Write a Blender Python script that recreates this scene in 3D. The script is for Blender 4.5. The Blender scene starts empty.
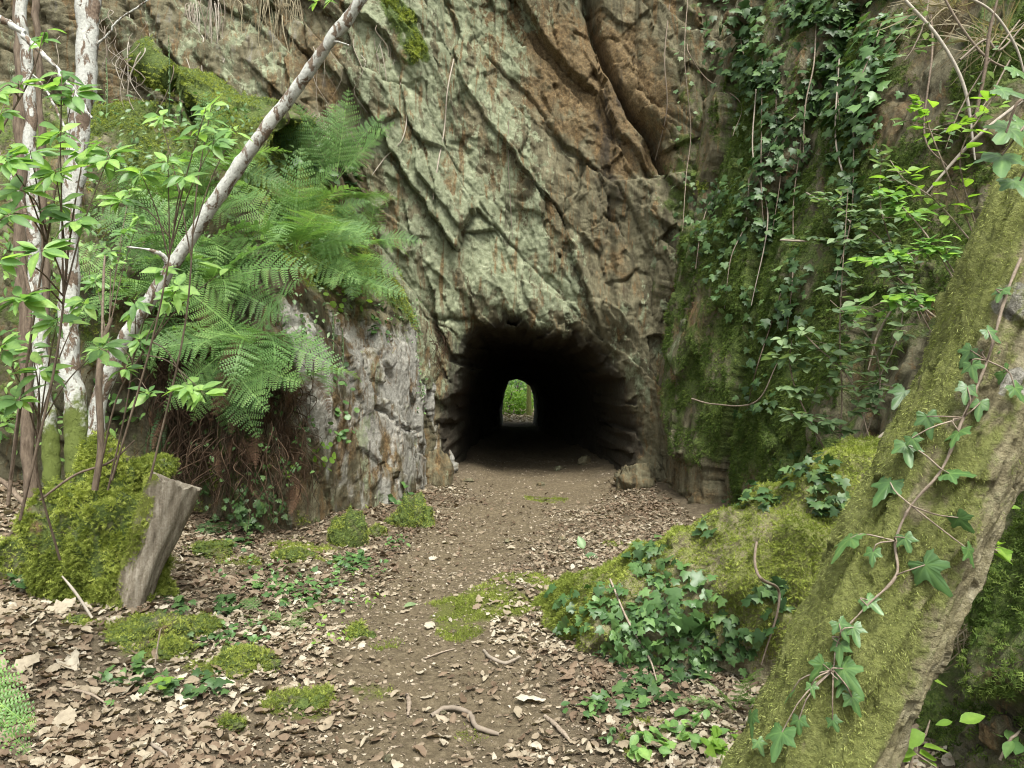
import bpy, math, random
import numpy as np
from mathutils import Vector, Matrix

random.seed(7)
rng = np.random.default_rng(11)
R = math.radians
scene = bpy.context.scene
COL = scene.collection

# ---------------------------------------------------------------- camera model
F = 773.0
CAM = np.array([0.0, 0.0, 1.55])
PITCH = R(0.8)
FWD = np.array([0, math.cos(PITCH), -math.sin(PITCH)])
UP = np.array([0, math.sin(PITCH), math.cos(PITCH)])
RT = np.array([1.0, 0, 0])


def at(px, py, d):
    """world point that stands d metres in front of the viewpoint on the sight line px,py"""
    return CAM + d * (FWD + RT * ((px - 512) / F) + UP * ((384 - py) / F))


def ray(px, py):
    v = at(px, py, 1.0) - CAM
    return v / np.linalg.norm(v)


# ---------------------------------------------------------------- noise
def _h(ix, iy, iz, seed):
    with np.errstate(over='ignore'):
        h = (ix.astype(np.int64) * 374761393 + iy.astype(np.int64) * 668265263
             + iz.astype(np.int64) * 1440662683 + seed * 1013904223) & 0xffffffff
        h = h.astype(np.uint64)
        h = ((h ^ (h >> np.uint64(13))) * np.uint64(1274126177)) & np.uint64(0xffffffff)
        h = ((h ^ (h >> np.uint64(16))) * np.uint64(2246822519)) & np.uint64(0xffffffff)
        h = h ^ (h >> np.uint64(15))
    return h.astype(np.float64) / 4294967296.0


def vnoise(p, seed=0):
    i = np.floor(p); f = p - i
    u = f * f * f * (f * (f * 6 - 15) + 10)
    ix, iy, iz = i[..., 0], i[..., 1], i[..., 2]
    out = 0
    for dx in (0, 1):
        wx = u[..., 0] if dx else 1 - u[..., 0]
        for dy in (0, 1):
            wy = u[..., 1] if dy else 1 - u[..., 1]
            for dz in (0, 1):
                wz = u[..., 2] if dz else 1 - u[..., 2]
                out = out + wx * wy * wz * _h(ix + dx, iy + dy, iz + dz, seed)
    return out * 2 - 1


def fbm(p, o=5, seed=0, gain=0.5, lac=2.03):
    a, s, out = 1.0, 0.0, 0
    for k in range(o):
        out = out + a * vnoise(p, seed + k * 17)
        s += a; a *= gain; p = p * lac + 3.7
    return out / s * 1.6


def worley(p, seed=0):
    i = np.floor(p)
    shp = p.shape[:-1]
    f1 = np.full(shp, 9e9); f2 = np.full(shp, 9e9)
    vec = np.zeros(p.shape); idh = np.zeros(shp); idh2 = np.zeros(shp); idh3 = np.zeros(shp)
    for dx in (-1, 0, 1):
        for dy in (-1, 0, 1):
            for dz in (-1, 0, 1):
                cx, cy, cz = i[..., 0] + dx, i[..., 1] + dy, i[..., 2] + dz
                a = _h(cx, cy, cz, seed); b = _h(cx, cy, cz, seed + 1); c = _h(cx, cy, cz, seed + 2)
                d = np.stack([p[..., 0] - cx - a, p[..., 1] - cy - b, p[..., 2] - cz - c], -1)
                dd = (d * d).sum(-1)
                m = dd < f1
                f2 = np.where(m, f1, np.minimum(f2, dd))
                f1 = np.where(m, dd, f1)
                vec = np.where(m[..., None], d, vec)
                idh = np.where(m, _h(cx, cy, cz, seed + 5), idh)
                idh2 = np.where(m, _h(cx, cy, cz, seed + 6), idh2)
                idh3 = np.where(m, _h(cx, cy, cz, seed + 7), idh3)
    return np.sqrt(f1), np.sqrt(f2), vec, idh, idh2, idh3


def facets(p, seed, crack=0.06):
    f1, f2, v, a, b, c = worley(p, seed)
    d = 1.25 * (v[..., 0] * (a * 2 - 1) + v[..., 1] * (b * 2 - 1) + v[..., 2] * (c * 2 - 1)) + (b - 0.5) * 0.45
    e = np.clip((f2 - f1) / crack, 0, 1) if crack > 0 else 1
    return d, (1 - e)


def ss(a, b, x):
    t = np.clip((x - a) / (b - a), 0, 1)
    return t * t * (3 - 2 * t)


# ---------------------------------------------------------------- mesh helpers
def link(name, me, mat=None, parent=None, smooth=True):
    o = bpy.data.objects.new(name, me)
    COL.objects.link(o)
    if mat is not None:
        me.materials.append(mat)
    if smooth:
        me.polygons.foreach_set('use_smooth', np.ones(len(me.polygons), dtype=bool))
    if parent is not None:
        o.parent = parent
    return o


def mk_mesh(name, V, faces, attrs=None):
    """faces: list of int arrays (n,3) and/or (n,4)"""
    me = bpy.data.meshes.new(name)
    V = np.ascontiguousarray(V, dtype=np.float32).reshape(-1, 3)
    if not isinstance(faces, (list, tuple)):
        faces = [faces]
    faces = [np.asarray(f, dtype=np.int32) for f in faces if len(f)]
    loops = np.concatenate([f.ravel() for f in faces])
    sizes = np.concatenate([np.full(len(f), f.shape[1], dtype=np.int32) for f in faces])
    starts = np.concatenate([[0], np.cumsum(sizes)[:-1]]).astype(np.int32)
    me.vertices.add(len(V)); me.vertices.foreach_set('co', V.ravel())
    me.loops.add(len(loops)); me.loops.foreach_set('vertex_index', loops)
    me.polygons.add(len(sizes)); me.polygons.foreach_set('loop_start', starts)
    me.polygons.foreach_set('loop_total', sizes)
    me.update(calc_edges=True)
    if attrs:
        for k, a in attrs.items():
            at_ = me.attributes.new(k, 'FLOAT', 'POINT')
            at_.data.foreach_set('value', np.ascontiguousarray(a, dtype=np.float32).ravel())
    return me


def set_attr(me, k, a):
    at_ = me.attributes.get(k) or me.attributes.new(k, 'FLOAT', 'POINT')
    at_.data.foreach_set('value', np.ascontiguousarray(a, dtype=np.float32).ravel())


def grid_faces(nu, nv, keep=None, wrap_u=False, flip=False):
    iu = np.arange(nu if wrap_u else nu - 1); iv = np.arange(nv - 1)
    a, b = np.meshgrid(iu, iv, indexing='ij')
    a2 = (a + 1) % nu
    f = np.stack([a * nv + b, a2 * nv + b, a2 * nv + b + 1, a * nv + b + 1], -1)
    if flip:
        f = f[..., ::-1]
    f = f.reshape(-1, 4)
    if keep is not None:
        f = f[keep.reshape(-1)]
    return f


def grid_normals(P, wrap_u=False):
    if wrap_u:
        du = np.roll(P, -1, 0) - np.roll(P, 1, 0)
    else:
        du = np.gradient(P, axis=0)
    dv = np.gradient(P, axis=1)
    n = np.cross(du, dv)
    n /= np.linalg.norm(n, axis=-1, keepdims=True) + 1e-12
    return n


def catmull(pts, n):
    pts = np.asarray(pts, float)
    p = np.concatenate([[2 * pts[0] - pts[1]], pts, [2 * pts[-1] - pts[-2]]])
    k = len(pts) - 1
    t = np.linspace(0, k, n)
    i = np.minimum(t.astype(int), k - 1)
    f = (t - i)[:, None]
    a, b, c, d = p[i], p[i + 1], p[i + 2], p[i + 3]
    return 0.5 * (2 * b + (c - a) * f + (2 * a - 5 * b + 4 * c - d) * f ** 2 + (3 * b - a - 3 * c + d) * f ** 3), t


def interp_list(vals, t):
    return np.interp(t, np.arange(len(vals)), vals)


def tube_grid(pts, radii, n=40, seg=8, wob=0.0, seed=0):
    """swept tube; returns P (ring, along, 3) , frames"""
    C, t = catmull(pts, n)
    r = interp_list(radii, t)
    T = np.gradient(C, axis=0); T /= np.linalg.norm(T, axis=1, keepdims=True) + 1e-12
    ref = np.array([0.0, -1.0, 0.0]) if abs(T[:, 1]).mean() < 0.8 else np.array([0.0, 0, 1.0])
    A = np.cross(T, ref); A /= np.linalg.norm(A, axis=1, keepdims=True) + 1e-12
    B = np.cross(T, A)
    th = np.linspace(0, 2 * np.pi, seg, endpoint=False)
    D = np.cos(th)[:, None, None] * A[None] + np.sin(th)[:, None, None] * B[None]
    if wob:
        C = C + wob * np.stack([vnoise(np.stack([t * 3, t * 0 + k * 9.1, t * 0 + seed], -1), seed) for k in range(3)], -1)
    return C[None] + D * r[None, :, None], D, th, t


def tubes_mesh(name, list_of, n=16, seg=6, wob=0.0, attrs=True):
    """several tubes as one mesh: list of (pts, radii)"""
    Vs, Fs, rn, off = [], [], [], 0
    for k, (pts, rad) in enumerate(list_of):
        P, D, th, t = tube_grid(pts, rad, n, seg, wob, k * 3 + 1)
        f = grid_faces(seg, n, wrap_u=True)
        Vs.append(P.reshape(-1, 3)); Fs.append(f + off); off += seg * n
        rn.append(np.full(seg * n, random.random()))
    return mk_mesh(name, np.concatenate(Vs), [np.concatenate(Fs)], {'rnd': np.concatenate(rn)})


def scatter(name, temps, pos, X, Y, Z, scale, rnd=None):
    """temps: list of (V, [faces]); instance i uses a random template, frame columns X,Y,Z"""
    N = len(pos)
    which = rng.integers(0, len(temps), N)
    Vs, T3, T4, rn, off = [], [], [], [], 0
    if rnd is None:
        rnd = rng.random(N)
    scale = np.broadcast_to(np.asarray(scale, float), (N,)) if np.ndim(scale) < 2 else scale
    for k, tp_ in enumerate(temps):
        tv, tf = tp_[0], tp_[1]; ov = tp_[2] if len(tp_) > 2 else np.zeros(len(tv))
        m = np.where(which == k)[0]
        if len(m) == 0:
            continue
        s = scale[m][:, None, None]
        v = pos[m][:, None, :] + s * (tv[None, :, 0:1] * X[m][:, None, :] + tv[None, :, 1:2] * Y[m][:, None, :] + tv[None, :, 2:3] * Z[m][:, None, :])
        nv = len(tv)
        Vs.append(v.reshape(-1, 3)); rn.append(np.clip((rnd[m][:, None] + ov[None]).ravel(), 0, 1))
        base = off + np.arange(len(m)) * nv
        for f in tf:
            f = np.asarray(f)
            ff = (base[:, None, None] + f[None]).reshape(-1, f.shape[1])
            (T3 if f.shape[1] == 3 else T4).append(ff)
        off += nv * len(m)
    faces = []
    if T3: faces.append(np.concatenate(T3))
    if T4: faces.append(np.concatenate(T4))
    return mk_mesh(name, np.concatenate(Vs), faces, {'rnd': np.concatenate(rn)})


def unit(v):
    return v / (np.linalg.norm(v, axis=-1, keepdims=True) + 1e-12)


def frames(N, D):
    """Z=normal-ish N, Y = direction D made orthogonal to N"""
    N = unit(N)
    Y = D - (D * N).sum(-1, keepdims=True) * N
    Y = unit(Y)
    X = np.cross(Y, N)
    return X, Y, N


def rand_dirs(n):
    return unit(rng.normal(size=(n, 3)))


# ---------------------------------------------------------------- naming
def tag(o, label=None, cat=None, group=None, kind=None):
    if label: o['label'] = label
    if cat: o['category'] = cat
    if group: o['group'] = group
    if kind: o['kind'] = kind
    return o


def thing(name, label, cat, loc=(0, 0, 0), group=None):
    o = bpy.data.objects.new(name, None); COL.objects.link(o)
    o.location = [float(c) for c in loc]; o.empty_display_size = 0.1
    return tag(o, label, cat, group)


# ---------------------------------------------------------------- materials
def new_mat(name):
    m = bpy.data.materials.new(name); m.use_nodes = True
    nt = m.node_tree
    for n in list(nt.nodes): nt.nodes.remove(n)
    return m, nt


class NT:
    def __init__(s, nt): s.nt = nt
    def n(s, typ, ins=None, **kw):
        nd = s.nt.nodes.new(typ)
        for k, v in kw.items(): setattr(nd, k, v)
        for k, v in (ins or {}).items():
            if hasattr(v, 'is_output'):
                s.nt.links.new(v, nd.inputs[k])
            else:
                nd.inputs[k].default_value = v
        return nd
    def noise(s, vec, scale, detail=6, rough=0.6, dist=0.0):
        return s.n('ShaderNodeTexNoise', {'Vector': vec, 'Scale': scale, 'Detail': detail, 'Roughness': rough, 'Distortion': dist}).outputs['Fac']
    def math(s, op, a, b=0.0, clamp=False):
        nd = s.n('ShaderNodeMath', operation=op, use_clamp=clamp)
        for i, v in enumerate((a, b)):
            if hasattr(v, 'is_output'): s.nt.links.new(v, nd.inputs[i])
            else: nd.inputs[i].default_value = v
        return nd.outputs[0]
    def rng(s, v, a, b, c=0.0, d=1.0):
        nd = s.n('ShaderNodeMapRange', {'Value': v, 'From Min': a, 'From Max': b, 'To Min': c, 'To Max': d}, interpolation_type='SMOOTHSTEP')
        return nd.outputs[0]
    def attr(s, name):
        return s.n('ShaderNodeAttribute', attribute_name=name).outputs['Fac']
    def mix(s, fac, a, b, mode='MIX'):
        nd = s.n('ShaderNodeMix', data_type='RGBA', blend_type=mode)
        for idx, v in ((0, fac), (6, a), (7, b)):
            if hasattr(v, 'is_output'): s.nt.links.new(v, nd.inputs[idx])
            else:
                nd.inputs[idx].default_value = v if idx == 0 else (*v, 1.0)
        return nd.outputs[2]
    def ramp(s, fac, stops, interp='LINEAR'):
        nd = s.n('ShaderNodeValToRGB', {'Fac': fac})
        cr = nd.color_ramp; cr.interpolation = interp
        while len(cr.elements) < len(stops): cr.elements.new(0.5)
        for e, (p, c) in zip(cr.elements, stops):
            e.position = p; e.color = (*c, 1.0)
        return nd.outputs['Color']
    def pos(s):
        return s.n('ShaderNodeNewGeometry').outputs['Position']
    def mapping(s, vec, rot=(0, 0, 0), scale=(1, 1, 1)):
        return s.n('ShaderNodeMapping', {'Vector': vec, 'Rotation': rot, 'Scale': scale}).outputs[0]
    def out(s, col, rough=0.85, spec=0.3, height=None, dist=0.02, strength=1.0, trans=None):
        ins = {'Base Color': col, 'Roughness': rough, 'Specular IOR Level': spec}
        if height is not None:
            ins['Normal'] = s.n('ShaderNodeBump', {'Height': height, 'Distance': dist, 'Strength': strength}).outputs[0]
        p = s.n('ShaderNodeBsdfPrincipled', ins)
        sh = p.outputs[0]
        if trans:
            tcol, tfac = trans
            t = s.n('ShaderNodeBsdfTranslucent', {'Color': tcol})
            sh = s.n('ShaderNodeMixShader', {0: tfac, 1: sh, 2: t.outputs[0]}).outputs[0]
        s.nt.links.new(sh, s.n('ShaderNodeOutputMaterial').inputs['Surface'])


STRATA_ROT = (0, R(-33), 0)


def rock_material():
    m, nt = new_mat('weathered rock'); q = NT(nt)
    P = q.pos()
    S = q.mapping(P, STRATA_ROT, (2.6, 1.2, 0.75))
    n_big = q.noise(S, 0.9, 5, 0.6, 0.6)
    n_mid = q.noise(S, 3.2, 8, 0.65, 0.4)
    n_fine = q.noise(P, 28, 6, 0.7)
    n_iso = q.noise(P, 5.0, 8, 0.68, 0.3)
    base = q.ramp(n_mid, [(0.25, (0.030, 0.027, 0.017)), (0.42, (0.085, 0.075, 0.044)), (0.58, (0.155, 0.140, 0.086)), (0.8, (0.26, 0.238, 0.158))])
    # iron staining
    rust = q.rng(q.math('ADD', q.attr('rust'), q.math('MULTIPLY', q.math('SUBTRACT', n_iso, 0.5), 1.5)), 0.35, 0.75)
    rcol = q.ramp(n_fine, [(0.3, (0.048, 0.031, 0.017)), (0.5, (0.135, 0.084, 0.037)), (0.72, (0.27, 0.19, 0.095))])
    c = q.mix(q.math('MULTIPLY', rust, 0.75), base, rcol)
    c = q.mix(q.rng(q.noise(P, 55, 5, 0.75), 0.5, 0.75, 0, 0.5), c, (0.04, 0.032, 0.022))
    # pale mineral wash
    pale = q.rng(q.math('ADD', q.attr('pale'), q.math('MULTIPLY', q.math('SUBTRACT', n_mid, 0.5), 1.8)), 0.4, 0.75)
    c = q.mix(q.math('MULTIPLY', pale, 0.85), c, q.ramp(n_fine, [(0.3, (0.19, 0.18, 0.155)), (0.7, (0.45, 0.44, 0.40))]))
    # lichen crust
    lic_n = q.math('ADD', q.math('MULTIPLY', q.math('SUBTRACT', n_iso, 0.5), 2.0), q.math('MULTIPLY', q.math('SUBTRACT', q.noise(S, 1.5, 8, 0.68, 0.8), 0.5), 3.4))
    lic_n = q.math('ADD', lic_n, q.math('MULTIPLY', q.math('SUBTRACT', n_fine, 0.5), 0.7))
    lic = q.rng(q.math('ADD', q.attr('lichen'), lic_n), 0.40, 0.64)
    lcol = q.ramp(q.noise(P, 11, 6, 0.7), [(0.3, (0.10, 0.115, 0.066)), (0.5, (0.205, 0.226, 0.142)), (0.7, (0.345, 0.365, 0.25))])
    c = q.mix(q.math('MULTIPLY', lic, 0.9), c, lcol)
    bands = q.noise(q.mapping(P, STRATA_ROT, (5.5, 2.0, 0.8)), 1.3, 9, 0.7, 1.0)
    c = q.mix(q.rng(bands, 0.53, 0.62, 0, 0.85), c, rcol)
    c = q.mix(q.rng(bands, 0.42, 0.33, 0, 0.75), c, (0.055, 0.042, 0.027))
    # dark seepage, plus tunnel and rim shade painted into the colour
    dk = q.rng(q.math('ADD', q.attr('damp_shade'), q.math('MULTIPLY', q.math('SUBTRACT', n_mid, 0.5), 1.6)), 0.35, 0.8)
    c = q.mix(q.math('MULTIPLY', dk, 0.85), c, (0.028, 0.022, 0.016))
    # moss film
    mo = q.rng(q.math('ADD', q.attr('moss'), q.math('MULTIPLY', q.math('SUBTRACT', n_iso, 0.5), 1.6)), 0.35, 0.65)
    mcol = q.ramp(q.noise(P, 40, 4, 0.7), [(0.3, (0.035, 0.056, 0.013)), (0.55, (0.085, 0.125, 0.026)), (0.75, (0.16, 0.195, 0.045))])
    c = q.mix(q.math('MULTIPLY', mo, 0.92), c, mcol)
    # height
    wv = q.n('ShaderNodeVectorMath', {0: S, 1: q.n('ShaderNodeVectorMath', {0: q.n('ShaderNodeTexNoise', {'Vector': P, 'Scale': 9.0, 'Detail': 4.0}).outputs['Color'], 'Scale': 0.22}, operation='SCALE').outputs[0]}, operation='ADD').outputs[0]
    v1 = q.n('ShaderNodeTexVoronoi', {'Vector': wv, 'Scale': 3.4}).outputs['Distance']
    v2 = q.n('ShaderNodeTexVoronoi', {'Vector': wv, 'Scale': 9.0}).outputs['Distance']
    h = q.math('ADD', q.math('MULTIPLY', n_mid, 0.9), q.math('ADD', q.math('MULTIPLY', v1, 0.55), q.math('MULTIPLY', v2, 0.28)))
    h = q.math('ADD', h, q.math('MULTIPLY', q.noise(P, 16, 10, 0.75), 1.0))
    h = q.math('ADD', h, q.math('MULTIPLY', lic, 0.10))
    h = q.math('ADD', h, q.math('MULTIPLY', q.math('MULTIPLY', mo, q.noise(P, 60, 3)), 0.9))
    q.out(c, 0.88, 0.25, h, 0.045, 0.8)
    return m


def ground_material():
    m, nt = new_mat('forest soil'); q = NT(nt)
    P = q.pos()
    n1 = q.noise(P, 2.2, 8, 0.65); n2 = q.noise(P, 26, 8, 0.75); n3 = q.noise(P, 90, 4, 0.7)
    c = q.ramp(n2, [(0.25, (0.038, 0.029, 0.019)), (0.5, (0.105, 0.082, 0.054)), (0.75, (0.21, 0.172, 0.12))])
    c = q.mix(q.rng(n1, 0.35, 0.7, 0, 0.5), c, (0.155, 0.124, 0.083))
    path = q.attr('path')
    c = q.mix(q.math('MULTIPLY', path, 0.55), c, q.ramp(n2, [(0.3, (0.065, 0.050, 0.030)), (0.55, (0.15, 0.118, 0.072)), (0.8, (0.28, 0.235, 0.165))]))
    mo = q.rng(q.math('ADD', q.attr('moss'), q.math('MULTIPLY', q.math('SUBTRACT', q.noise(P, 7, 8, 0.7), 0.5), 1.6)), 0.4, 0.75)
    c = q.mix(q.math('MULTIPLY', mo, 0.85), c, q.ramp(n3, [(0.3, (0.05, 0.06, 0.014)), (0.7, (0.14, 0.155, 0.035))]))
    h = q.math('ADD', q.math('MULTIPLY', n2, 1.0), q.math('MULTIPLY', n3, 0.4))
    q.out(c, 0.95, 0.15, h, 0.03, 0.9)
    return m


def leaf_material(name, stops, trans=0.3, rough=0.5, spec=0.35, tgain=1.6, spots=None):
    m, nt = new_mat(name); q = NT(nt)
    r = q.math('ADD', q.math('MULTIPLY', q.attr('rnd'), 0.6 if 'fern' in name else 0.9), q.math('MULTIPLY', q.n('ShaderNodeObjectInfo').outputs['Random'], 0.4 if 'fern' in name else 0.1))
    c = q.ramp(r, stops)
    nz = q.noise(q.pos(), 35, 4, 0.6)
    c = q.mix(q.rng(nz, 0.35, 0.75, 0, 0.35), c, spots or tuple(v * 0.6 for v in stops[0][1]))
    tc = q.mix(1.0, c, (tgain, tgain * 1.05, tgain * 0.55), 'MULTIPLY')
    q.out(c, rough, spec, nz, 0.002, 0.4, (tc, trans) if trans else None)
    return m


def bark_material(name, kind):
    m, nt = new_mat(name); q = NT(nt)
    P = q.pos()
    if kind == 'birch':
        S = q.mapping(P, (0, 0, 0), (1, 1, 0.55))
        n = q.noise(S, 16, 6, 0.65, 0.6); f = q.noise(P, 60, 5, 0.7)
        c = q.ramp(f, [(0.3, (0.27, 0.27, 0.245)), (0.7, (0.52, 0.52, 0.48))])
        dk = q.rng(n, 0.5, 0.57)
        c = q.mix(dk, c, q.ramp(f, [(0.3, (0.075, 0.05, 0.035)), (0.7, (0.20, 0.15, 0.11))]))
        mo = q.rng(q.math('ADD', q.attr('moss'), q.math('MULTIPLY', q.math('SUBTRACT', q.noise(P, 12, 6), 0.5), 1.4)), 0.4, 0.7)
        c = q.mix(mo, c, (0.10, 0.125, 0.03))
        h = q.math('ADD', q.math('MULTIPLY', dk, -0.5), f)
        q.out(c, 0.8, 0.2, h, 0.008, 0.8)
    elif kind == 'brown':
        n = q.noise(q.mapping(P, (0, 0, 0), (1, 1, 0.25)), 40, 6, 0.7)
        c = q.ramp(n, [(0.3, (0.06, 0.042, 0.03)), (0.6, (0.17, 0.13, 0.095)), (0.8, (0.28, 0.23, 0.18))])
        q.out(c, 0.85, 0.2, n, 0.008, 0.8)
    elif kind == 'twig':
        n = q.noise(P, 60, 4, 0.7)
        c = q.mix(q.attr('rnd'), q.ramp(n, [(0.3, (0.16, 0.12, 0.09)), (0.7, (0.36, 0.30, 0.235))]), q.ramp(n, [(0.3, (0.07, 0.05, 0.035)), (0.7, (0.18, 0.135, 0.1))]))
        q.out(c, 0.8, 0.2, n, 0.004, 0.6)
    elif kind == 'mossy':
        n = q.noise(P, 22, 9, 0.72, 0.4); f = q.noise(P, 75, 5, 0.7)
        c = q.ramp(n, [(0.28, (0.10, 0.082, 0.046)), (0.5, (0.28, 0.245, 0.15)), (0.72, (0.52, 0.47, 0.34))])
        g = q.rng(q.noise(P, 9, 6, 0.7), 0.4, 0.7)
        c = q.mix(q.math('MULTIPLY', g, 0.4), c, (0.26, 0.245, 0.11))
        pl = q.rng(q.math('ADD', q.attr('pale'), q.math('MULTIPLY', q.math('SUBTRACT', q.noise(P, 14, 6), 0.5), 1.2)), 0.5, 0.62)
        c = q.mix(pl, c, q.ramp(f, [(0.35, (0.15, 0.14, 0.11)), (0.65, (0.42, 0.40, 0.35))]))
        mo = q.rng(q.math('ADD', q.attr('moss'), q.math('MULTIPLY', q.math('SUBTRACT', n, 0.5), 1.8)), 0.35, 0.7)
        c = q.mix(q.math('MULTIPLY', mo, 0.9), c, q.ramp(f, [(0.3, (0.095, 0.112, 0.028)), (0.7, (0.25, 0.275, 0.08))]))
        h = q.math('ADD', q.math('MULTIPLY', n, 1.0), q.math('MULTIPLY', f, 0.8))
        q.out(c, 0.92, 0.15, h, 0.03, 1.0)
    elif kind == 'wood':
        S = q.mapping(P, (0, R(28), 0), (1, 1, 0.08))
        n = q.math('ADD', q.math('MULTIPLY', q.noise(S, 42, 8, 0.7), 0.6), q.math('MULTIPLY', q.noise(P, 70, 6, 0.75), 0.4))
        c = q.ramp(n, [(0.32, (0.055, 0.042, 0.030)), (0.48, (0.17, 0.143, 0.108)), (0.66, (0.34, 0.305, 0.25))])
        mo = q.rng(q.math('ADD', q.attr('moss'), q.math('MULTIPLY', q.math('SUBTRACT', q.noise(P, 14, 6), 0.5), 1.4)), 0.4, 0.7)
        c = q.mix(mo, c, (0.13, 0.145, 0.035))
        q.out(c, 0.85, 0.2, n, 0.012, 0.9)
    return m


MAT = {
    'rock': rock_material(),
    'ground': ground_material(),
    'birch': bark_material('pale bark', 'birch'),
    'brown': bark_material('brown bark', 'brown'),
    'twig': bark_material('dry twig', 'twig'),
    'mossy': bark_material('mossy bark', 'mossy'),
    'wood': bark_material('weathered wood', 'wood'),
    'litter': leaf_material('dead leaf', [(0.0, (0.09, 0.060, 0.038)), (0.25, (0.175, 0.125, 0.085)), (0.55, (0.26, 0.212, 0.15)), (0.8, (0.36, 0.312, 0.235)), (1.0, (0.46, 0.415, 0.335))], 0.12, 0.7, 0.2, 1.2),
    'litter_dark': leaf_material('crumbled dead leaf', [(0.0, (0.075, 0.056, 0.038)), (0.5, (0.20, 0.158, 0.112)), (1.0, (0.42, 0.36, 0.28))], 0.0, 0.8, 0.15),
    'fern': leaf_material('fern green', [(0.0, (0.060, 0.125, 0.040)), (0.4, (0.115, 0.215, 0.066)), (1.0, (0.24, 0.37, 0.115))], 0.35, 0.5, 0.3),
    'fern_dark': leaf_material('dark fern green', [(0.0, (0.028, 0.06, 0.022)), (1.0, (0.055, 0.10, 0.035))], 0.2, 0.5, 0.3),  # deeper green, for the ladder fern and the low bank fern
    'fern_dead': leaf_material('withered fern', [(0.0, (0.055, 0.030, 0.020)), (0.5, (0.115, 0.066, 0.042)), (1.0, (0.20, 0.125, 0.08))], 0.1, 0.8, 0.1),
    'sapling': leaf_material('fresh leaf', [(0.0, (0.085, 0.175, 0.055)), (0.5, (0.16, 0.29, 0.085)), (0.85, (0.26, 0.42, 0.11)), (1.0, (0.34, 0.50, 0.13))], 0.4, 0.45, 0.4),
    'shrub': leaf_material('soft shrub leaf', [(0.0, (0.07, 0.12, 0.055)), (0.5, (0.13, 0.20, 0.09)), (1.0, (0.25, 0.33, 0.17))], 0.3, 0.5, 0.35),
    'bright': leaf_material('young bright leaf', [(0.0, (0.13, 0.25, 0.035)), (1.0, (0.24, 0.38, 0.06))], 0.45, 0.45, 0.4),
    'ivy': leaf_material('ivy green', [(0.0, (0.022, 0.050, 0.016)), (0.5, (0.045, 0.090, 0.028)), (0.85, (0.080, 0.14, 0.045)), (1.0, (0.13, 0.20, 0.065))], 0.15, 0.45, 0.28),
    'ivy_light': leaf_material('light ivy green', [(0.0, (0.040, 0.090, 0.026)), (0.6, (0.078, 0.155, 0.045)), (1.0, (0.14, 0.24, 0.07))], 0.2, 0.4, 0.4),
    'moss': leaf_material('moss strand', [(0.0, (0.105, 0.135, 0.026)), (0.5, (0.24, 0.285, 0.060)), (1.0, (0.43, 0.465, 0.12))], 0.3, 0.8, 0.1),
    'moss_deep': leaf_material('deep green moss', [(0.0, (0.034, 0.060, 0.013)), (0.5, (0.080, 0.125, 0.028)), (1.0, (0.17, 0.225, 0.055))], 0.25, 0.8, 0.1),
    'moss_tree': leaf_material('tree moss', [(0.0, (0.13, 0.155, 0.038)), (0.5, (0.28, 0.315, 0.09)), (1.0, (0.47, 0.50, 0.20))], 0.25, 0.8, 0.1),
    'dry': leaf_material('dry grass', [(0.0, (0.17, 0.135, 0.085)), (1.0, (0.36, 0.315, 0.215))], 0.2, 0.7, 0.15),
    'root': leaf_material('pale root', [(0.0, (0.16, 0.125, 0.095)), (0.6, (0.32, 0.275, 0.225)), (1.0, (0.45, 0.41, 0.35))], 0.0, 0.8, 0.15),
    'darkroot': leaf_material('dark root fibre', [(0.0, (0.026, 0.017, 0.012)), (1.0, (0.095, 0.062, 0.040))], 0.0, 0.85, 0.1),
}

# ---------------------------------------------------------------- terrain: ground and path
PATH = np.array([[0.3, -0.22], [3.0, -0.30], [4.0, -0.42], [5.3, -0.55], [6.4, -0.42], [7.3, -0.22], [8.8, 0.10], [10.5, 0.38], [14, 0.40], [26, 0.22], [40, 0.0]])
def path_x(y): return np.interp(y, PATH[:, 0], PATH[:, 1])
def path_w(y): return np.interp(y, [2, 4, 5.5, 7, 9, 11, 40], [0.48, 0.50, 0.45, 0.52, 0.66, 1.0, 1.1])

def ground_z(x, y, fine=True):
    dx = x - path_x(y)
    w = path_w(y)
    z = -0.05 * np.exp(-(dx / w) ** 2) * ss(0, 4, y)
    lf = np.clip(-dx - 0.75, 0, 5) * (1 - ss(10, 11.5, y))
    z = z + 0.10 * lf + 0.02 * lf ** 2
    rt = np.clip(dx - 0.9, 0, 3) * (1 - ss(9.5, 11, y))
    z = z + 0.06 * rt
    z = z + 0.09 * np.exp(-(((x + 0.12) / 0.45) ** 2 + ((y - 5.45) / 0.7) ** 2))
    z = z + 0.10 * ss(0.55, 1.15, np.abs(x - 0.38) ) * ss(9.8, 10.8, y) * (1 - ss(20, 24, y))
    z = z - 0.0 * y
    if fine:
        p = np.stack([x, y, 0 * x], -1)
        z = z + 0.05 * fbm(p * 0.9, 4, 3) + 0.018 * fbm(p * 4.5, 4, 9) + 0.010 * fbm(p * 16, 3, 21)
    return z

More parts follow.
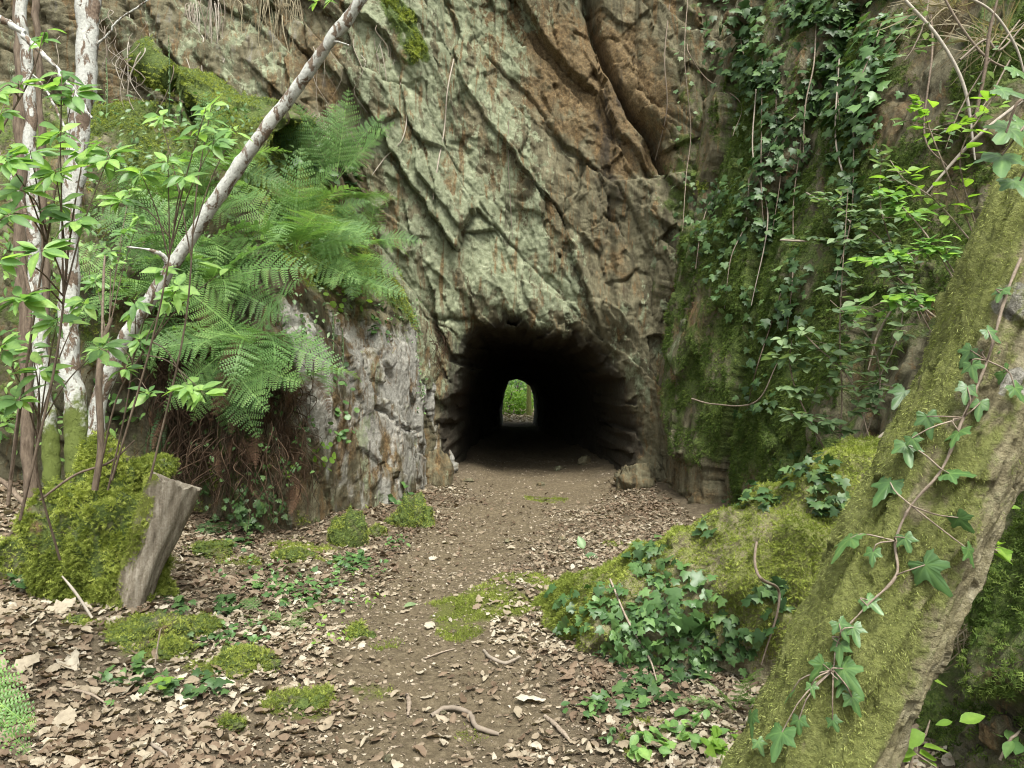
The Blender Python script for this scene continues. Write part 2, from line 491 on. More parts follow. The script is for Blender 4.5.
def axis(breaks):
    out = []
    for a, b, s in breaks:
        out.append(np.arange(a, b, s))
    out.append([breaks[-1][1]])
    return np.concatenate(out)
gx = axis([(-60, -12, 3), (-12, -5, 0.35), (-5, 2.6, 0.022), (2.6, 10, 0.35), (10, 60, 3)])
gy = axis([(-60, -4, 3), (-4, 1.6, 0.3), (1.6, 7, 0.022), (7, 12, 0.035), (12, 27, 0.12), (27, 40, 0.4), (40, 90, 4)])
GX, GY = np.meshgrid(gx, gy, indexing='ij')
GZ = ground_z(GX, GY)
GP = np.stack([GX, GY, GZ], -1)
gdx = np.abs(GX - path_x(GY)) / path_w(GY)
pathmask = 1 - ss(0.75, 1.35, gdx + 0.35 * fbm(np.stack([GX, GY, 0 * GX], -1) * 1.7, 4, 77))
cellm = pathmask[:-1, :-1] > 0.5
allf = grid_faces(len(gx), len(gy))
gattrs = {'path': pathmask, 'moss': np.zeros_like(GX)}
GROUND_ATTR = {}


def sub_mesh(name, P, faces, attrs):
    used = np.unique(faces)
    remap = np.full(P.reshape(-1, 3).shape[0], -1, dtype=np.int64)
    remap[used] = np.arange(len(used))
    return mk_mesh(name, P.reshape(-1, 3)[used], [remap[faces]], {k: a.reshape(-1)[used] for k, a in attrs.items()}), used

# moss on the ground is set below from blobs, so keep a list here
def near_blobs(P, blobs, seed=1, nz=0.45, fr=3.0):
    """blobs: (x,y,z,radius,value) in metres"""
    out = np.zeros(P.shape[:-1])
    if not len(blobs): return out
    wob = nz * fbm(P * fr, 4, seed)
    for (x, y, z, r, v) in blobs:
        d = np.sqrt(((P - np.array([x, y, z])) ** 2).sum(-1)) / r
        out = np.maximum(out, v * (1 - ss(0.45, 1.15, d + wob)))
    return out

def gpt(px, py):
    """point of the bare ground on the sight line px,py"""
    d = 1.0
    v = at(px, py, 1.0) - CAM
    for _ in range(60):
        p = CAM + v * d
        gz = float(ground_z(np.array([p[0]]), np.array([p[1]]), False)[0])
        d += (p[2] - gz) / max(1e-3, -v[2]) * 0.8 if v[2] < 0 else 0
    return CAM + v * d

ground_moss = []
for (px, py, rp, v) in [(495, 600, 60, 1.0), (535, 580, 45, 1.1), (470, 625, 40, .6), (230, 670, 45, .9), (290, 705, 40, .85), (300, 545, 40, .8), (340, 560, 30, .6),
                        (455, 635, 22, .8), (150, 640, 60, 1), (610, 545, 15, .8), (480, 720, 30, .35), (545, 500, 30, .5), (370, 690, 25, .5), (390, 650, 25, .5),
                        (590, 700, 40, .5), (640, 735, 40, .6), (240, 560, 30, .7)]:
    g = gpt(px, py); ground_moss.append((*g, rp / F * g[1], v))
gattrs['moss'] = near_blobs(GP, ground_moss, 5)
me, used = sub_mesh('ground', GP, allf[~cellm.reshape(-1)], gattrs)
ground = tag(link('ground', me, MAT['ground']), kind='structure')
me, used = sub_mesh('path', GP, allf[cellm.reshape(-1)], gattrs)
path = tag(link('path', me, MAT['ground']), kind='structure')

# ---------------------------------------------------------------- cliff with the tunnel mouth
YM = 10.9
def PX(px, Y=YM): return (px - 512) / F * Y
def PZ(py, Y=YM): return 1.55 + (373 - py) / F * Y
mouth_px = [(447, 500), (446, 455), (449, 415), (456, 382), (468, 352), (480, 331), (505, 327), (540, 333), (576, 341), (601, 357), (618, 384), (628, 412), (631, 442), (625, 470), (618, 500)]
mouth = np.array([(PX(a), PZ(b)) for a, b in mouth_px])
mouth = np.concatenate([mouth, [(PX(618), -0.8), (PX(447), -0.8)]])

def sdist(x, z, poly):
    """signed distance to a polygon, negative inside"""
    d = np.full(x.shape, 9e9); inside = np.zeros(x.shape, bool)
    n = len(poly)
    for i in range(n):
        a = poly[i]; b = poly[(i + 1) % n]
        e = b - a
        t = np.clip(((x - a[0]) * e[0] + (z - a[1]) * e[1]) / (e @ e), 0, 1)
        d = np.minimum(d, (x - a[0] - t * e[0]) ** 2 + (z - a[1] - t * e[1]) ** 2)
        c = (a[1] > z) != (b[1] > z)
        with np.errstate(divide='ignore', invalid='ignore'):
            xi = (b[0] - a[0]) * (z - a[1]) / (b[1] - a[1]) + a[0]
        inside ^= c & (x < xi)
    d = np.sqrt(d)
    return np.where(inside, -d, d)


def rot_strata(p, ang=33.0):
    """along (down to the right), across, depth"""
    a = R(ang)
    al = p[..., 0] * math.sin(a) - p[..., 2] * math.cos(a)
    ac = p[..., 0] * math.cos(a) + p[..., 2] * math.sin(a)
    return np.stack([ac, p[..., 1], al], -1)


def rock_disp(p, amp=1.0, seed=0, strata=33.0, slab=0.15):
    s = rot_strata(p, strata)
    warp = 0.10 * np.stack([fbm(p * 0.8, 3, seed + 40), fbm(p * 0.8, 3, seed + 50), fbm(p * 0.8, 3, seed + 60)], -1)
    s = s + warp + 0.02 * np.stack([fbm(p * 6, 2, seed + 41), fbm(p * 6, 2, seed + 51), fbm(p * 6, 2, seed + 61)], -1)
    d1, c1 = facets(s * np.array([1.05, 0.8, 0.28]), seed + 1, 0.04)
    d2, c2 = facets(s * np.array([2.3, 1.7, 0.85]) + 5, seed + 11, 0.05)
    d3, c3 = facets(s * np.array([6.5, 5.0, 2.0]) + 9, seed + 21, 0.07)
    d4, c4 = facets(s * np.array([15.0, 12, 5.5]) + 2, seed + 25, 0.0)
    t = s[..., 0] * 1.55 + 0.35 * vnoise(s * np.array([0.6, 0.6, 0.3]), seed + 31)
    k = np.floor(t); fr = t - k
    slabh = _h(k, k * 0, np.floor(s[..., 2] * 0.45 + 3.1 * _h(k, k * 0, k * 0, 3)), seed + 33)
    saw = (fr ** 0.8) * slabh
    h = 0.30 * d1 - 0.05 * c1 + 0.15 * d2 - 0.016 * c2 + 0.042 * d3 - 0.006 * c3 + 0.018 * d4 + 1.7 * slab * saw
    h = h + 0.05 * fbm(p * 1.1, 4, seed + 70) + 0.012 * fbm(p * 5, 4, seed + 80) + 0.007 * fbm(s * np.array([20, 16, 7]), 3, seed + 90)
    return amp * h


def seg_d(x, z, pts):
    """distance to polyline and its parameter"""
    best = np.full(x.shape, 9e9); side = np.zeros(x.shape)
    for (a, b) in zip(pts[:-1], pts[1:]):
        a = np.array(a); b = np.array(b); e = b - a
        t = np.clip(((x - a[0]) * e[0] + (z - a[1]) * e[1]) / (e @ e), 0, 1)
        d = np.hypot(x - a[0] - t * e[0], z - a[1] - t * e[1])
        cr = e[0] * (z - a[1]) - e[1] * (x - a[0])
        m = d < best
        best = np.where(m, d, best); side = np.where(m, np.sign(cr), side)
    return best, side

cx = axis([(-9, -4.2, 0.06), (-4.2, 3.6, 0.018), (3.6, 9, 0.08)])
cz = axis([(-0.5, 7.3, 0.018), (7.3, 9.2, 0.08)])
CX, CZ = np.meshgrid(cx, cz, indexing='ij')
yb = np.interp(CX, [-9, -5, -3.2, -2.2, -1.3, -0.7, 0, 1.6, 2.2, 3.2, 5, 9], [8.6, 9.1, 9.5, 9.7, 10.25, 10.75, 10.95, 10.9, 10.6, 10.2, 9.7, 9.0])
yb = yb + 0.10 * (CZ - 2) + 0.25 * ss(5.5, 9, CZ)
P0 = np.stack([CX, yb, CZ], -1)
disp = rock_disp(P0, 0.85, 0)
# the long fissure and the block hanging beside it
fis = [(PX(588), PZ(-40)), (PX(598), PZ(20)), (PX(618), PZ(75)), (PX(634), PZ(112)), (PX(656), PZ(140)), (PX(664), PZ(176))]
fd, fside = seg_d(CX, CZ, fis)
blockmask = ss(PX(592), PX(606), CX) * (1 - ss(PX(694), PX(704), CX)) * ss(PZ(181), PZ(170), CZ)
disp = disp * (1 - 0.15 * blockmask) + 0.10 * blockmask * (fside > 0) * ss(0.0, 0.25, fd)
disp = disp - 0.45 * np.exp(-(fd / (0.055 + 0.03 * fbm(P0 * 2.5, 3, 550))) ** 2) - 0.06 * np.exp(-(fd / 0.2) ** 2)
# recess under the block, ledge below it
rec = ss(PX(640), PX(650), CX) * (1 - ss(PX(672), PX(684), CX)) * ss(PZ(180), PZ(172), CZ) * (1 - ss(PZ(150), PZ(115), CZ))
disp = disp - 0.22 * rec
led = ss(PX(610), PX(618), CX) * (1 - ss(PX(690), PX(720), CX)) * ss(PZ(345), PZ(300), CZ) * (1 - ss(PZ(181), PZ(177), CZ))
disp = disp + 0.16 * led
cyl = P0[..., 1] - disp
# mouth
wob = 0.10 * fbm(P0 * 2.0, 4, 300) + 0.06 * fbm(P0 * 6, 3, 310) + 0.10 * facets(P0 * 4.0, 305, 0.0)[0]
sd = sdist(CX, CZ, mouth) - 0.01 + wob * 0.6
damp_rim = ss(-0.1, 0.55, sd)
cyl = cyl * damp_rim + (1 - damp_rim) * (yb - 0.6 * disp + 0.05)
cyl = cyl + 0.28 * np.exp(-np.clip(sd, 0, 9) / 0.12)
cyl = cyl + np.where(sd < 0, np.clip(-sd, 0, 1) * 22, 0)
CP = np.stack([CX, cyl, CZ], -1)
keep = (sd[:-1, :-1] > -0.13)
cf = grid_faces(len(cx), len(cz), keep)
sC = rot_strata(P0)
edge_n = 0.55 * fbm(sC * np.array([1.6, 1, 0.45]), 5, 505)
lich = 0.62 * (1 - ss(0.25, 1.55, CX + 0.12 * (CZ - 2) + edge_n)) * ss(-2.8, -1.5, CX + edge_n) * ss(0.4, 1.6, CZ)
lich = np.maximum(lich, 0.16 * ss(0.4, 1.6, CZ)) + 0.30 * fbm(sC * np.array([1.2, 1, 0.30]), 4, 500) + 0.18 * fbm(sC * np.array([3.4, 2, 0.8]), 4, 502)
rust = 0.30 + 0.30 * fbm(sC * np.array([0.9, 1, 0.5]), 4, 520)
CXw = CX + 0.22 * fbm(P0 * 1.5, 4, 540) + 0.10 * fbm(P0 * 7, 3, 541)
CZw = CZ + 0.35 * fbm(P0 * 1.2 + 5, 4, 542) + 0.12 * fbm(P0 * 7 + 3, 3, 543)
def blob2(px, py, rx, ry, v=1.0):
    return v * np.exp(-(((CXw - PX(px)) / (rx / F * YM)) ** 2 + ((CZw - PZ(py)) / (ry / F * YM)) ** 2))
rust = rust + 0.25 * fbm(sC * np.array([2.6, 2, 0.8]), 4, 523) + blob2(555, 70, 40, 50, .5) + blob2(500, 20, 40, 20, .5) + blob2(640, 60, 60, 90, .30) + blob2(615, 210, 22, 120, .4) + blob2(505, 195, 20, 30, .5) + blob2(660, 165, 30, 20, .5)
lich = lich - blob2(560, 80, 30, 45, .8) - blob2(655, 70, 55, 110, .7) - blob2(612, 180, 22, 110, .75) - blob2(600, 310, 30, 40, .3) + blob2(640, 190, 25, 20, .4) + blob2(500, 250, 70, 60, .25) + blob2(520, 110, 25, 60, .25) + blob2(410, 250, 45, 90, .3)
damp_shade_m = 0.34 * (1 - ss(-2.4, -1.2, CX)) + blob2(612, 190, 30, 120, .55) + blob2(610, 110, 20, 60, .3) + 0.9 * np.exp(-np.clip(sd - 0.04, 0, 9) / 0.12) + blob2(470, 360, 25, 30, .4)  # rim falloff paints the tunnel mouth's shade into the rock colour
pale = 0.22 * (1 - ss(-2.8, -1.8, CX)) + blob2(270, 60, 120, 120, .1)
mossc = blob2(690, 230, 30, 120, .35) + blob2(405, 30, 14, 30, 1.1) + blob2(420, 60, 12, 30, .7) + 0.25 * ss(1.6, 2.4, CX) + blob2(668, 420, 18, 80, .3)
me = mk_mesh('cliff', CP, [cf], {'lichen': lich, 'rust': rust, 'damp_shade': damp_shade_m, 'pale': pale, 'moss': mossc})
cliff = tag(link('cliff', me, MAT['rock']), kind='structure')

# hill over the tunnel, behind the cliff
hx = np.arange(-9, 9.1, 0.45)
ht = np.linspace(0, 1, 90)
hy = np.interp(ht, [0, 0.5, 0.62, 1], [10.2, 22, 24.2, 24.9]); hz = np.interp(ht, [0, 0.5, 0.62, 1], [9.2, 10.2, 8.5, -0.5])
HP = np.stack([np.repeat(hx[:, None], len(ht), 1), np.repeat(hy[None], len(hx), 0), np.repeat(hz[None], len(hx), 0)], -1)
HP[..., 2] += 0.3 * fbm(HP * 0.4, 4, 900) * (HP[..., 2] > 1.9); HP[..., 1] += 0.25 * fbm(HP * 0.5 + 7, 4, 910) * (HP[..., 2] > 1.9)
hkeep = ~((HP[:-1, :-1, 0] > -1.2) & (HP[:-1, :-1, 0] < 1.3) & (HP[:-1, :-1, 2] < 2.0) & (HP[:-1, :-1, 1] > 23))
zz = np.zeros(HP.shape[:-1])
hill = tag(link('hillside', mk_mesh('hillside', HP, [grid_faces(len(hx), len(ht), hkeep)], {'lichen': zz, 'rust': zz, 'damp_shade': zz, 'pale': zz, 'moss': zz + 0.8}), MAT['rock']), kind='structure')

# tunnel tube
def resample(poly, n):
    p = np.concatenate([poly, poly[:1]]); s = np.concatenate([[0], np.cumsum(np.linalg.norm(np.diff(p, axis=0), axis=1))])
    t = np.linspace(0, s[-1], n, endpoint=False)
    return np.stack([np.interp(t, s, p[:, 0]), np.interp(t, s, p[:, 1])], -1)
NR = 160
m0 = resample(mouth, NR)
YE = 25.0
ex_px = [(506, 432), (503, 420), (503, 405), (505, 392), (509, 381), (516, 379), (523, 381), (530, 386), (533, 395), (534, 408), (533, 420), (530, 432)]
ex = np.array([(PX(a, YE), PZ(b, YE)) for a, b in ex_px]); ex = np.concatenate([ex, [(PX(530, YE), -0.8), (PX(506, YE), -0.8)]])
# same start corner for both outlines
m1 = resample(np.roll(ex, 0, axis=0), NR)
ty = np.concatenate([np.linspace(11.6, 14.5, 60), np.linspace(14.6, YE, 90)])
w = ss(11.0, YE, ty) ** 0.8
cen = np.array([PX(540), 0.9])
shr = 1 - 0.03 * ss(11.3, 12, ty)
sect = (cen + (m0 - cen) * 1.06)[:, None, :] * (1 - w)[None, :, None] + m1[:, None, :] * w[None, :, None]
TP = np.stack([sect[..., 0], np.repeat(ty[None], NR, 0), sect[..., 1]], -1)
cdir = unit(TP - np.stack([sect[..., 0].mean(0), ty, sect[..., 1].mean(0)], -1)[None])
tamp = (1 - 0.85 * ss(22, 25, ty)) * ss(11.6, 12.2, ty)
TP = TP + cdir * (np.abs(rock_disp(TP, 0.32, 60))[..., None]) * tamp[None, :, None]
zt = np.zeros(TP.shape[:-1])
tunnel = tag(link('tunnel', mk_mesh('tunnel', TP, [grid_faces(NR, len(ty), wrap_u=True)], {'lichen': zt, 'rust': zt + 0.3, 'damp_shade': zt + 1.0, 'pale': zt, 'moss': zt}), MAT['rock']), kind='structure')  # interior shade painted in: whole tube given near-black rock colour

# ---------------------------------------------------------------- side walls of the cutting
def wall(plan, profs, nu, nv, amp, seed, z0=-0.3, slab=0.12, strata=33.0, ampf=None):
    C, t = catmull(plan, 400)
    s = np.concatenate([[0], np.cumsum(np.linalg.norm(np.diff(C, axis=0), axis=1))])
    su = np.linspace(0, s[-1], nu)
    Cx = np.interp(su, s, C[:, 0]); Cy = np.interp(su, s, C[:, 1]); tu = np.interp(su, s, t)
    T = np.stack([np.gradient(Cx), np.gradient(Cy)], -1)
    k = max(3, nu // 9); ker = np.ones(k) / k
    Tp = np.pad(T, ((k, k), (0, 0)), 'edge')
    T = np.stack([np.convolve(Tp[:, i], ker, 'same')[k:-k] for i in range(2)], -1)
    T = unit(T)
    NI = np.stack([-T[:, 1], T[:, 0]], -1)
    # profiles resampled to nv by length
    prs = []
    for pr in profs:
        pr = np.array([(z0, pr[0][1])] + list(pr), float)
        l = np.concatenate([[0], np.cumsum(np.hypot(*np.diff(pr, axis=0).T))]); q = np.linspace(0, l[-1], nv)
        prs.append(np.stack([np.interp(q, l, pr[:, 0]), np.interp(q, l, pr[:, 1])], -1))
    prs = np.array(prs)
    i = np.minimum(tu.astype(int), len(profs) - 2); f = (tu - i)
    f = (f * f * (3 - 2 * f))[:, None, None]
    pr = prs[i] * (1 - f) + prs[i + 1] * f
    P = np.stack([Cx[:, None] + NI[:, 0:1] * pr[..., 1], Cy[:, None] + NI[:, 1:2] * pr[..., 1], pr[..., 0]], -1)
    N = grid_normals(P)
    dsp = rock_disp(P, amp, seed, strata, slab)
    if ampf is not None: dsp = dsp * ampf(P, tu)
    return P + N * dsp[..., None], tu, P

left_plan = [(-9.5, 6.0), (-6.5, 6.7), (-4.4, 7.0), (-3.0, 7.1), (-2.12, 6.95), (-1.55, 8.1), (-1.1, 9.5), (-0.92, 10.6), (-0.9, 11.6)]
bankp = [(0, 0), (0.6, 0.02), (1.5, 0.08), (2.4, 0.35), (3.2, 0.75), (3.9, 1.1), (4.4, 1.5), (4.7, 2.8)]
edgep = [(0, 0), (0.8, 0.0), (1.6, 0.12), (2.2, 0.30), (2.9, 0.70), (3.6, 1.1), (4.3, 1.6), (4.8, 2.6)]
rockp = [(0, 0), (0.8, 0.10), (1.6, 0.25), (2.3, 0.42), (2.7, 0.7), (3.5, 1.15), (4.5, 1.7), (5.2, 2.6)]
rockp2 = [(0, 0), (0.9, 0.12), (1.7, 0.2), (2.2, 0.32), (2.7, 0.6), (3.4, 0.95), (4.5, 1.5), (5.2, 2.2)]
LP, ltu, LP0 = wall(left_plan, [bankp, bankp, bankp, bankp, edgep, rockp, rockp2, rockp2, rockp2], 620, 330, 0.6, 100, slab=0.12,
                    ampf=lambda P, tu: 0.75 + 0 * P[..., 0])
ltu2 = np.repeat(ltu[:, None], LP.shape[1], 1)
_r = LP - CAM; _dep = _r @ FWD
crx, cry = 512 + F * (_r @ RT) / _dep, 384 - F * (_r @ UP) / _dep
cd_, _s = seg_d(crx, cry, [(377, 408), (388, 413), (398, 424), (412, 433), (417, 432)])
LNrm = grid_normals(LP)
LP = LP - LNrm * (np.sign((LNrm * (LP - CAM)).sum(-1)) * -1 * 0.075 * np.exp(-(cd_ / 1.7) ** 2) * (_dep > 6))[..., None]
zL = LP[..., 2]
rockpart = ss(3.7, 4.2, ltu2)
lm = (1 - rockpart) * (0.34 + 0.26 * ss(2.6, 3.9, zL)) + rockpart * (0.75 * ss(1.9, 2.6, zL + 0.2 * fbm(LP * 2, 3, 4)))
lm = lm + 0.25 * fbm(LP * 1.6, 4, 210) + 0.5 * (1 - ss(0.1, 0.45, zL)) * ss(-0.1, 0.5, fbm(LP * 2.2, 3, 212))
l_d = {'lichen': rockpart * (0.12 + 0.25 * ss(2.5, 3.2, zL)) + 0.1 * fbm(LP * 2, 3, 230), 'rust': 0.42 + 0.35 * fbm(LP * 1.3, 4, 220) - 0.15 * (1 - rockpart),
       'damp_shade': 0.5 * (1 - rockpart) * (1 - ss(2.2, 3.4, zL)) + 0.2 * rockpart * fbm(LP * 1.5, 3, 222), 'pale': rockpart * (0.55 + 0.6 * fbm(rot_strata(LP, 15) * np.array([2.2, 1.5, 0.5]), 4, 225)) * (1 - ss(1.9, 2.5, zL)), 'moss': lm}
bank = tag(link('rock_bank', mk_mesh('rock_bank', LP, [grid_faces(*LP.shape[:2])], l_d), MAT['rock']), kind='structure')

right_plan = [(1.85, 11.6), (1.95, 10.4), (2.03, 9.35), (2.32, 8.0), (2.40, 6.4), (2.10, 4.9), (1.55, 3.4), (1.45, 2.0), (1.9, 0.2), (2.6, -2.5)]
r0 = [(0, 0), (1.2, 0.08), (2.2, 0.22), (4, 0.6), (6, 1.0), (8.5, 1.8)]
r1 = [(0, 0), (1.2, 0.10), (2.5, 0.35), (4, 0.75), (6, 1.4), (8, 2.4)]
r2 = [(0, 0), (1.0, 0.2), (2.5, 0.55), (4, 1.1), (5.5, 2.0), (7.5, 3.6)]
r3 = [(0, 0), (0.9, 0.35), (2.0, 0.85), (3.2, 1.6), (4.6, 2.8), (6.0, 4.5)]
r4 = [(0, 0), (0.45, 0.28), (1.0, 0.55), (2.0, 1.15), (3.2, 2.1), (4.6, 3.8)]
RP, rtu, RP0 = wall(right_plan, [r0, r0, r0, r1, r2, r3, r4, r4, r4, r4], 760, 340, 0.62, 400, slab=0.10, strata=-20)
rtu2 = np.repeat(rtu[:, None], RP.shape[1], 1)
zR = RP[..., 2]
rm = 0.54 - 0.22 * ss(5.3, 6.0, rtu2) + 0.46 * fbm(RP * np.array([1.1, 1.1, 0.7]), 4, 430) - 0.5 * (1 - ss(0.2, 0.9, zR)) * (1 - ss(3.6, 4.4, rtu2)) - 0.3 * ss(0, 1, 1 - np.abs(rtu2 - 1)) 
rm = rm - 0.35 * ss(3.0, 4.0, zR) * (1 - ss(4.5, 5, rtu2)) * ss(0.1, 0.5, fbm(RP * 0.8, 3, 433))
r_d = {'lichen': 0.12 + 0.2 * fbm(RP * 1.2, 3, 440) - 0.1, 'rust': 0.32 + 0.35 * fbm(RP * 0.9, 4, 450), 'damp_shade': 0.2 + 0.3 * fbm(RP * 1.4, 4, 455) * (1 - ss(5, 5.5, rtu2)), 'pale': 0.05 + 0.1 * fbm(RP, 3, 460), 'moss': rm}
butt = tag(link('rock_buttress', mk_mesh('rock_buttress', RP, [grid_faces(*RP.shape[:2])], r_d), MAT['rock']), kind='structure')

# ---------------------------------------------------------------- mossy spur beside the path
spine = [at(500, 622, 5.3), at(560, 622, 5.0), at(640, 632, 4.65), at(730, 622, 4.38), at(830, 595, 4.3), at(960, 545, 4.3)]
srad = [0.14, 0.32, 0.50, 0.60, 0.66, 0.80]
SP, SD, sth, st = tube_grid(spine, srad, 300, 220)
SP = SP - np.array([0, 0, 0.10])
SP[..., 2] = SP[..., 2]
sdp = 0.16 * fbm(SP * 1.3, 4, 610) + 0.07 * fbm(SP * 3.5, 4, 611) + 0.03 * fbm(SP * 9, 4, 612) + 0.05 * facets(SP * 1.5, 615, 0.0)[0]
SP = SP + SD * (sdp * np.interp(st, [0, 1, 6], [0.35, 0.8, 1.2])[None, :])[..., None]
SN = unit(SD)
smoss = np.clip(0.22 + 0.55 * SN[..., 2] + 0.35 * fbm(SP * 2.2, 4, 620) - 0.25 * ss(0.2, 0.6, SN[..., 1]), 0, 1.2)
spur = link('mossy_hummock', mk_mesh('mossy_hummock', SP, [grid_faces(*SP.shape[:2], wrap_u=True)],
     {'lichen': smoss * 0, 'rust': smoss * 0 + 0.45, 'damp_shade': smoss * 0 + 0.1, 'pale': smoss * 0, 'moss': smoss}), MAT['mossy'])
tag(spur, 'long mossy hummock with ivy that slopes down to the path', 'mossy bank')

# ---------------------------------------------------------------- leaning mossy tree
tpts = [at(640, 1090, 1.80), at(735, 905, 1.77), at(808, 768, 1.75), at(870, 630, 1.74), at(932, 500, 1.74), at(990, 375, 1.74), at(1040, 255, 1.76), at(1110, 100, 1.82), at(1180, -60, 1.9), at(1260, -260, 2.0)]
trad = [0.215, 0.165, 0.143, 0.140, 0.142, 0.145, 0.147, 0.14, 0.13, 0.12]
NTR, NTA = 240, 620
TRP, TRD, tth, tt = tube_grid(tpts, trad, NTA, NTR)
uu = np.stack([np.cos(tth)[:, None] * np.ones(NTA)[None] * 0.16, np.sin(tth)[:, None] * np.ones(NTA)[None] * 0.16, np.repeat((tt * 0.3)[None], NTR, 0)], -1)
ridge = 1 - np.abs(fbm(uu * np.array([20, 20, 3.2]) + 0.35 * fbm(uu * np.array([9, 9, 4]), 3, 6)[..., None], 4, 703))
td = 0.016 * fbm(uu * np.array([9, 9, 2.5]), 4, 701) + 0.022 * (ridge - 0.6) + 0.010 * facets(uu * np.array([16, 16, 6]), 709, 0.0)[0] + 0.004 * fbm(uu * np.array([70, 70, 25]), 3, 702)
TRP = TRP + TRD * td[..., None]
# moss on the upper / path side, bare bark under the lean
side_l = TRD @ unit(np.array([-0.75, -0.25, 0.55]))
tmoss = np.clip(0.57 + 0.60 * side_l + 0.75 * fbm(uu * np.array([10, 10, 4]), 4, 720), 0, 1.2)
trpale = near_blobs(TRP, [(*at(1015, 292, 1.6), 0.06, 1.0), (*at(1018, 385, 1.6), 0.045, .8), (*at(878, 592, 1.6), 0.025, .8)], 8, 0.5, 12)
tree = thing('leaning_tree', 'thick moss covered tree trunk leaning across the near corner, ivy climbing it', 'tree', tpts[0])
TOFF = np.array(tpts[0])
link('trunk', mk_mesh('trunk', TRP - TOFF, [grid_faces(NTR, NTA, wrap_u=True)], {'moss': tmoss, 'pale': trpale}), MAT['mossy'], tree)

bpy.context.view_layer.update()
DG = bpy.context.evaluated_depsgraph_get()


def hit(px, py, objs=None):
    o = Vector(CAM); d = Vector(ray(px, py))
    if objs is None:
        ok, loc, nor, i, ob, mw = scene.ray_cast(DG, o, d)
        if not ok: return at(px, py, 9.0), -np.array(d)
        n = np.array(nor); n = n if n @ ray(px, py) < 0 else -n
        return np.array(loc), n
    best = None
    for ob in objs:
        mi = ob.matrix_world.inverted()
        ok, loc, nor, i = ob.ray_cast(mi @ o, (mi.to_3x3() @ d).normalized())
        if ok:
            l = np.array(ob.matrix_world @ loc); dd = np.linalg.norm(l - CAM)
            if best is None or dd < best[0]:
                n = np.array(ob.matrix_world.to_3x3() @ nor); n = n if n @ ray(px, py) < 0 else -n
                best = (dd, l, n)
    if best is None: return at(px, py, 9.0), -ray(px, py)
    return best[1], best[2]

ROCKS = [cliff, bank, butt, ground, path, spur]

# ---------------------------------------------------------------- leaf templates
def t_blade(n=6, w=0.3, fold=0.15, droop=0.35, tipx=0.0, power=0.75, skew=0.0, wave=0.0):
    y = np.linspace(0, 1, n)
    prof = np.sin(np.pi * np.clip(y ** (power), 0, 1)) * w * 0.5 + 0.004
    z = -droop * y ** 2
    x0 = tipx * y ** 2
    L = np.stack([x0 - prof, y, z + fold * prof * 2 + wave * np.sin(y * 14)], -1); C = np.stack([x0, y, z], -1); Rr = np.stack([x0 + prof, y, z + fold * prof * 2 - wave * np.sin(y * 14 + 1)], -1)
    V = np.stack([L, C, Rr], 1).reshape(-1, 3)
    f = []
    for i in range(n - 1):
        for k in range(2):
            f.append([i * 3 + k, i * 3 + k + 1, (i + 1) * 3 + k + 1, (i + 1) * 3 + k])
    ov = np.tile([-0.10, 0.16, -0.10], n) + np.repeat(0.05 * np.cos(np.arange(n) * 2.4), 3)
    return V, [np.array(f)], ov


def t_ivy(var=0):
    pol = [(0.0, 0.02), (0.28, -0.06), (0.52, 0.12), (0.36, 0.30), (0.50, 0.56), (0.22, 0.58), (0.0, 1.0)]
    r_ = np.random.default_rng(var)
    rt = [(x * (1 + 0.12 * r_.normal()), y + 0.03 * r_.normal()) for x, y in pol]
    lf = [(-x * (1 + 0.12 * r_.normal()), y + 0.03 * r_.normal()) for x, y in pol[1:-1]][::-1]
    out = rt + lf
    V = [(0, 0.36, 0.05)]
    for (x, y) in out:
        V.append((x, y, -0.22 * x * x - 0.16 * max(0, y - 0.3) ** 2 + 0.03 * r_.normal()))
    n = len(out)
    f = [[0, 1 + i, 1 + (i + 1) % n] for i in range(n)]
    V = np.array(V)
    return V, [np.array(f)]


def t_round(n=12):
    th = np.linspace(0, 2 * np.pi, n, endpoint=False)
    V = np.concatenate([[[0, 0, -0.08]], np.stack([np.cos(th) * 0.5 * (1 + 0.06 * np.cos(th * 6)), np.sin(th) * 0.5 * (1 + 0.06 * np.cos(th * 6)), 0.03 * np.sin(th * 3)], -1)])
    return V, [np.array([[0, 1 + i, 1 + (i + 1) % n] for i in range(n)])]


def t_dead(var):
    r_ = np.random.default_rng(100 + var)
    ny, nx = 9, 4
    y = np.linspace(0, 1, ny); V = []
    w = r_.uniform(0.30, 0.62); curl = r_.uniform(-0.8, 1.1); curl2 = r_.uniform(-0.8, 2.2); tw = r_.uniform(-0.5, 0.5)
    lob = r_.uniform(0.05, 0.16) if var % 3 == 0 else 0.0
    for j in range(ny):
        pw = (np.sin(np.pi * min(1, max(0, y[j] ** 0.85 * 0.96 + 0.03))) ** 0.7) * w * 0.5 * (1 + lob * (-1) ** j) * (1 + 0.07 * r_.normal())
        for k in range(nx):
            s = (k / (nx - 1)) * 2 - 1
            V.append((s * pw + tw * 0.3 * y[j] ** 2, y[j], curl2 * (s * pw) ** 2 * 2 + curl * (y[j] - 0.4) ** 2 * 0.6 + tw * s * pw * y[j] + 0.035 * r_.normal()))
    f = [[j * nx + k, j * nx + k + 1, (j + 1) * nx + k + 1, (j + 1) * nx + k] for j in range(ny - 1) for k in range(nx - 1)]
    V = np.array(V); V[:, 1] -= 0.5; V[:, 2] -= V[:, 2].mean() - 0.03
    return V, [np.array(f)]


def t_strand(w=0.12, bend=0.3):
    V = np.array([(-w / 2, 0, 0), (w / 2, 0, 0), (w * 0.4, 0.55, bend * 0.3), (-w * 0.4, 0.55, bend * 0.3), (0, 1, bend)])
    return V, [np.array([[0, 1, 2, 3]]), np.array([[3, 2, 4]])]


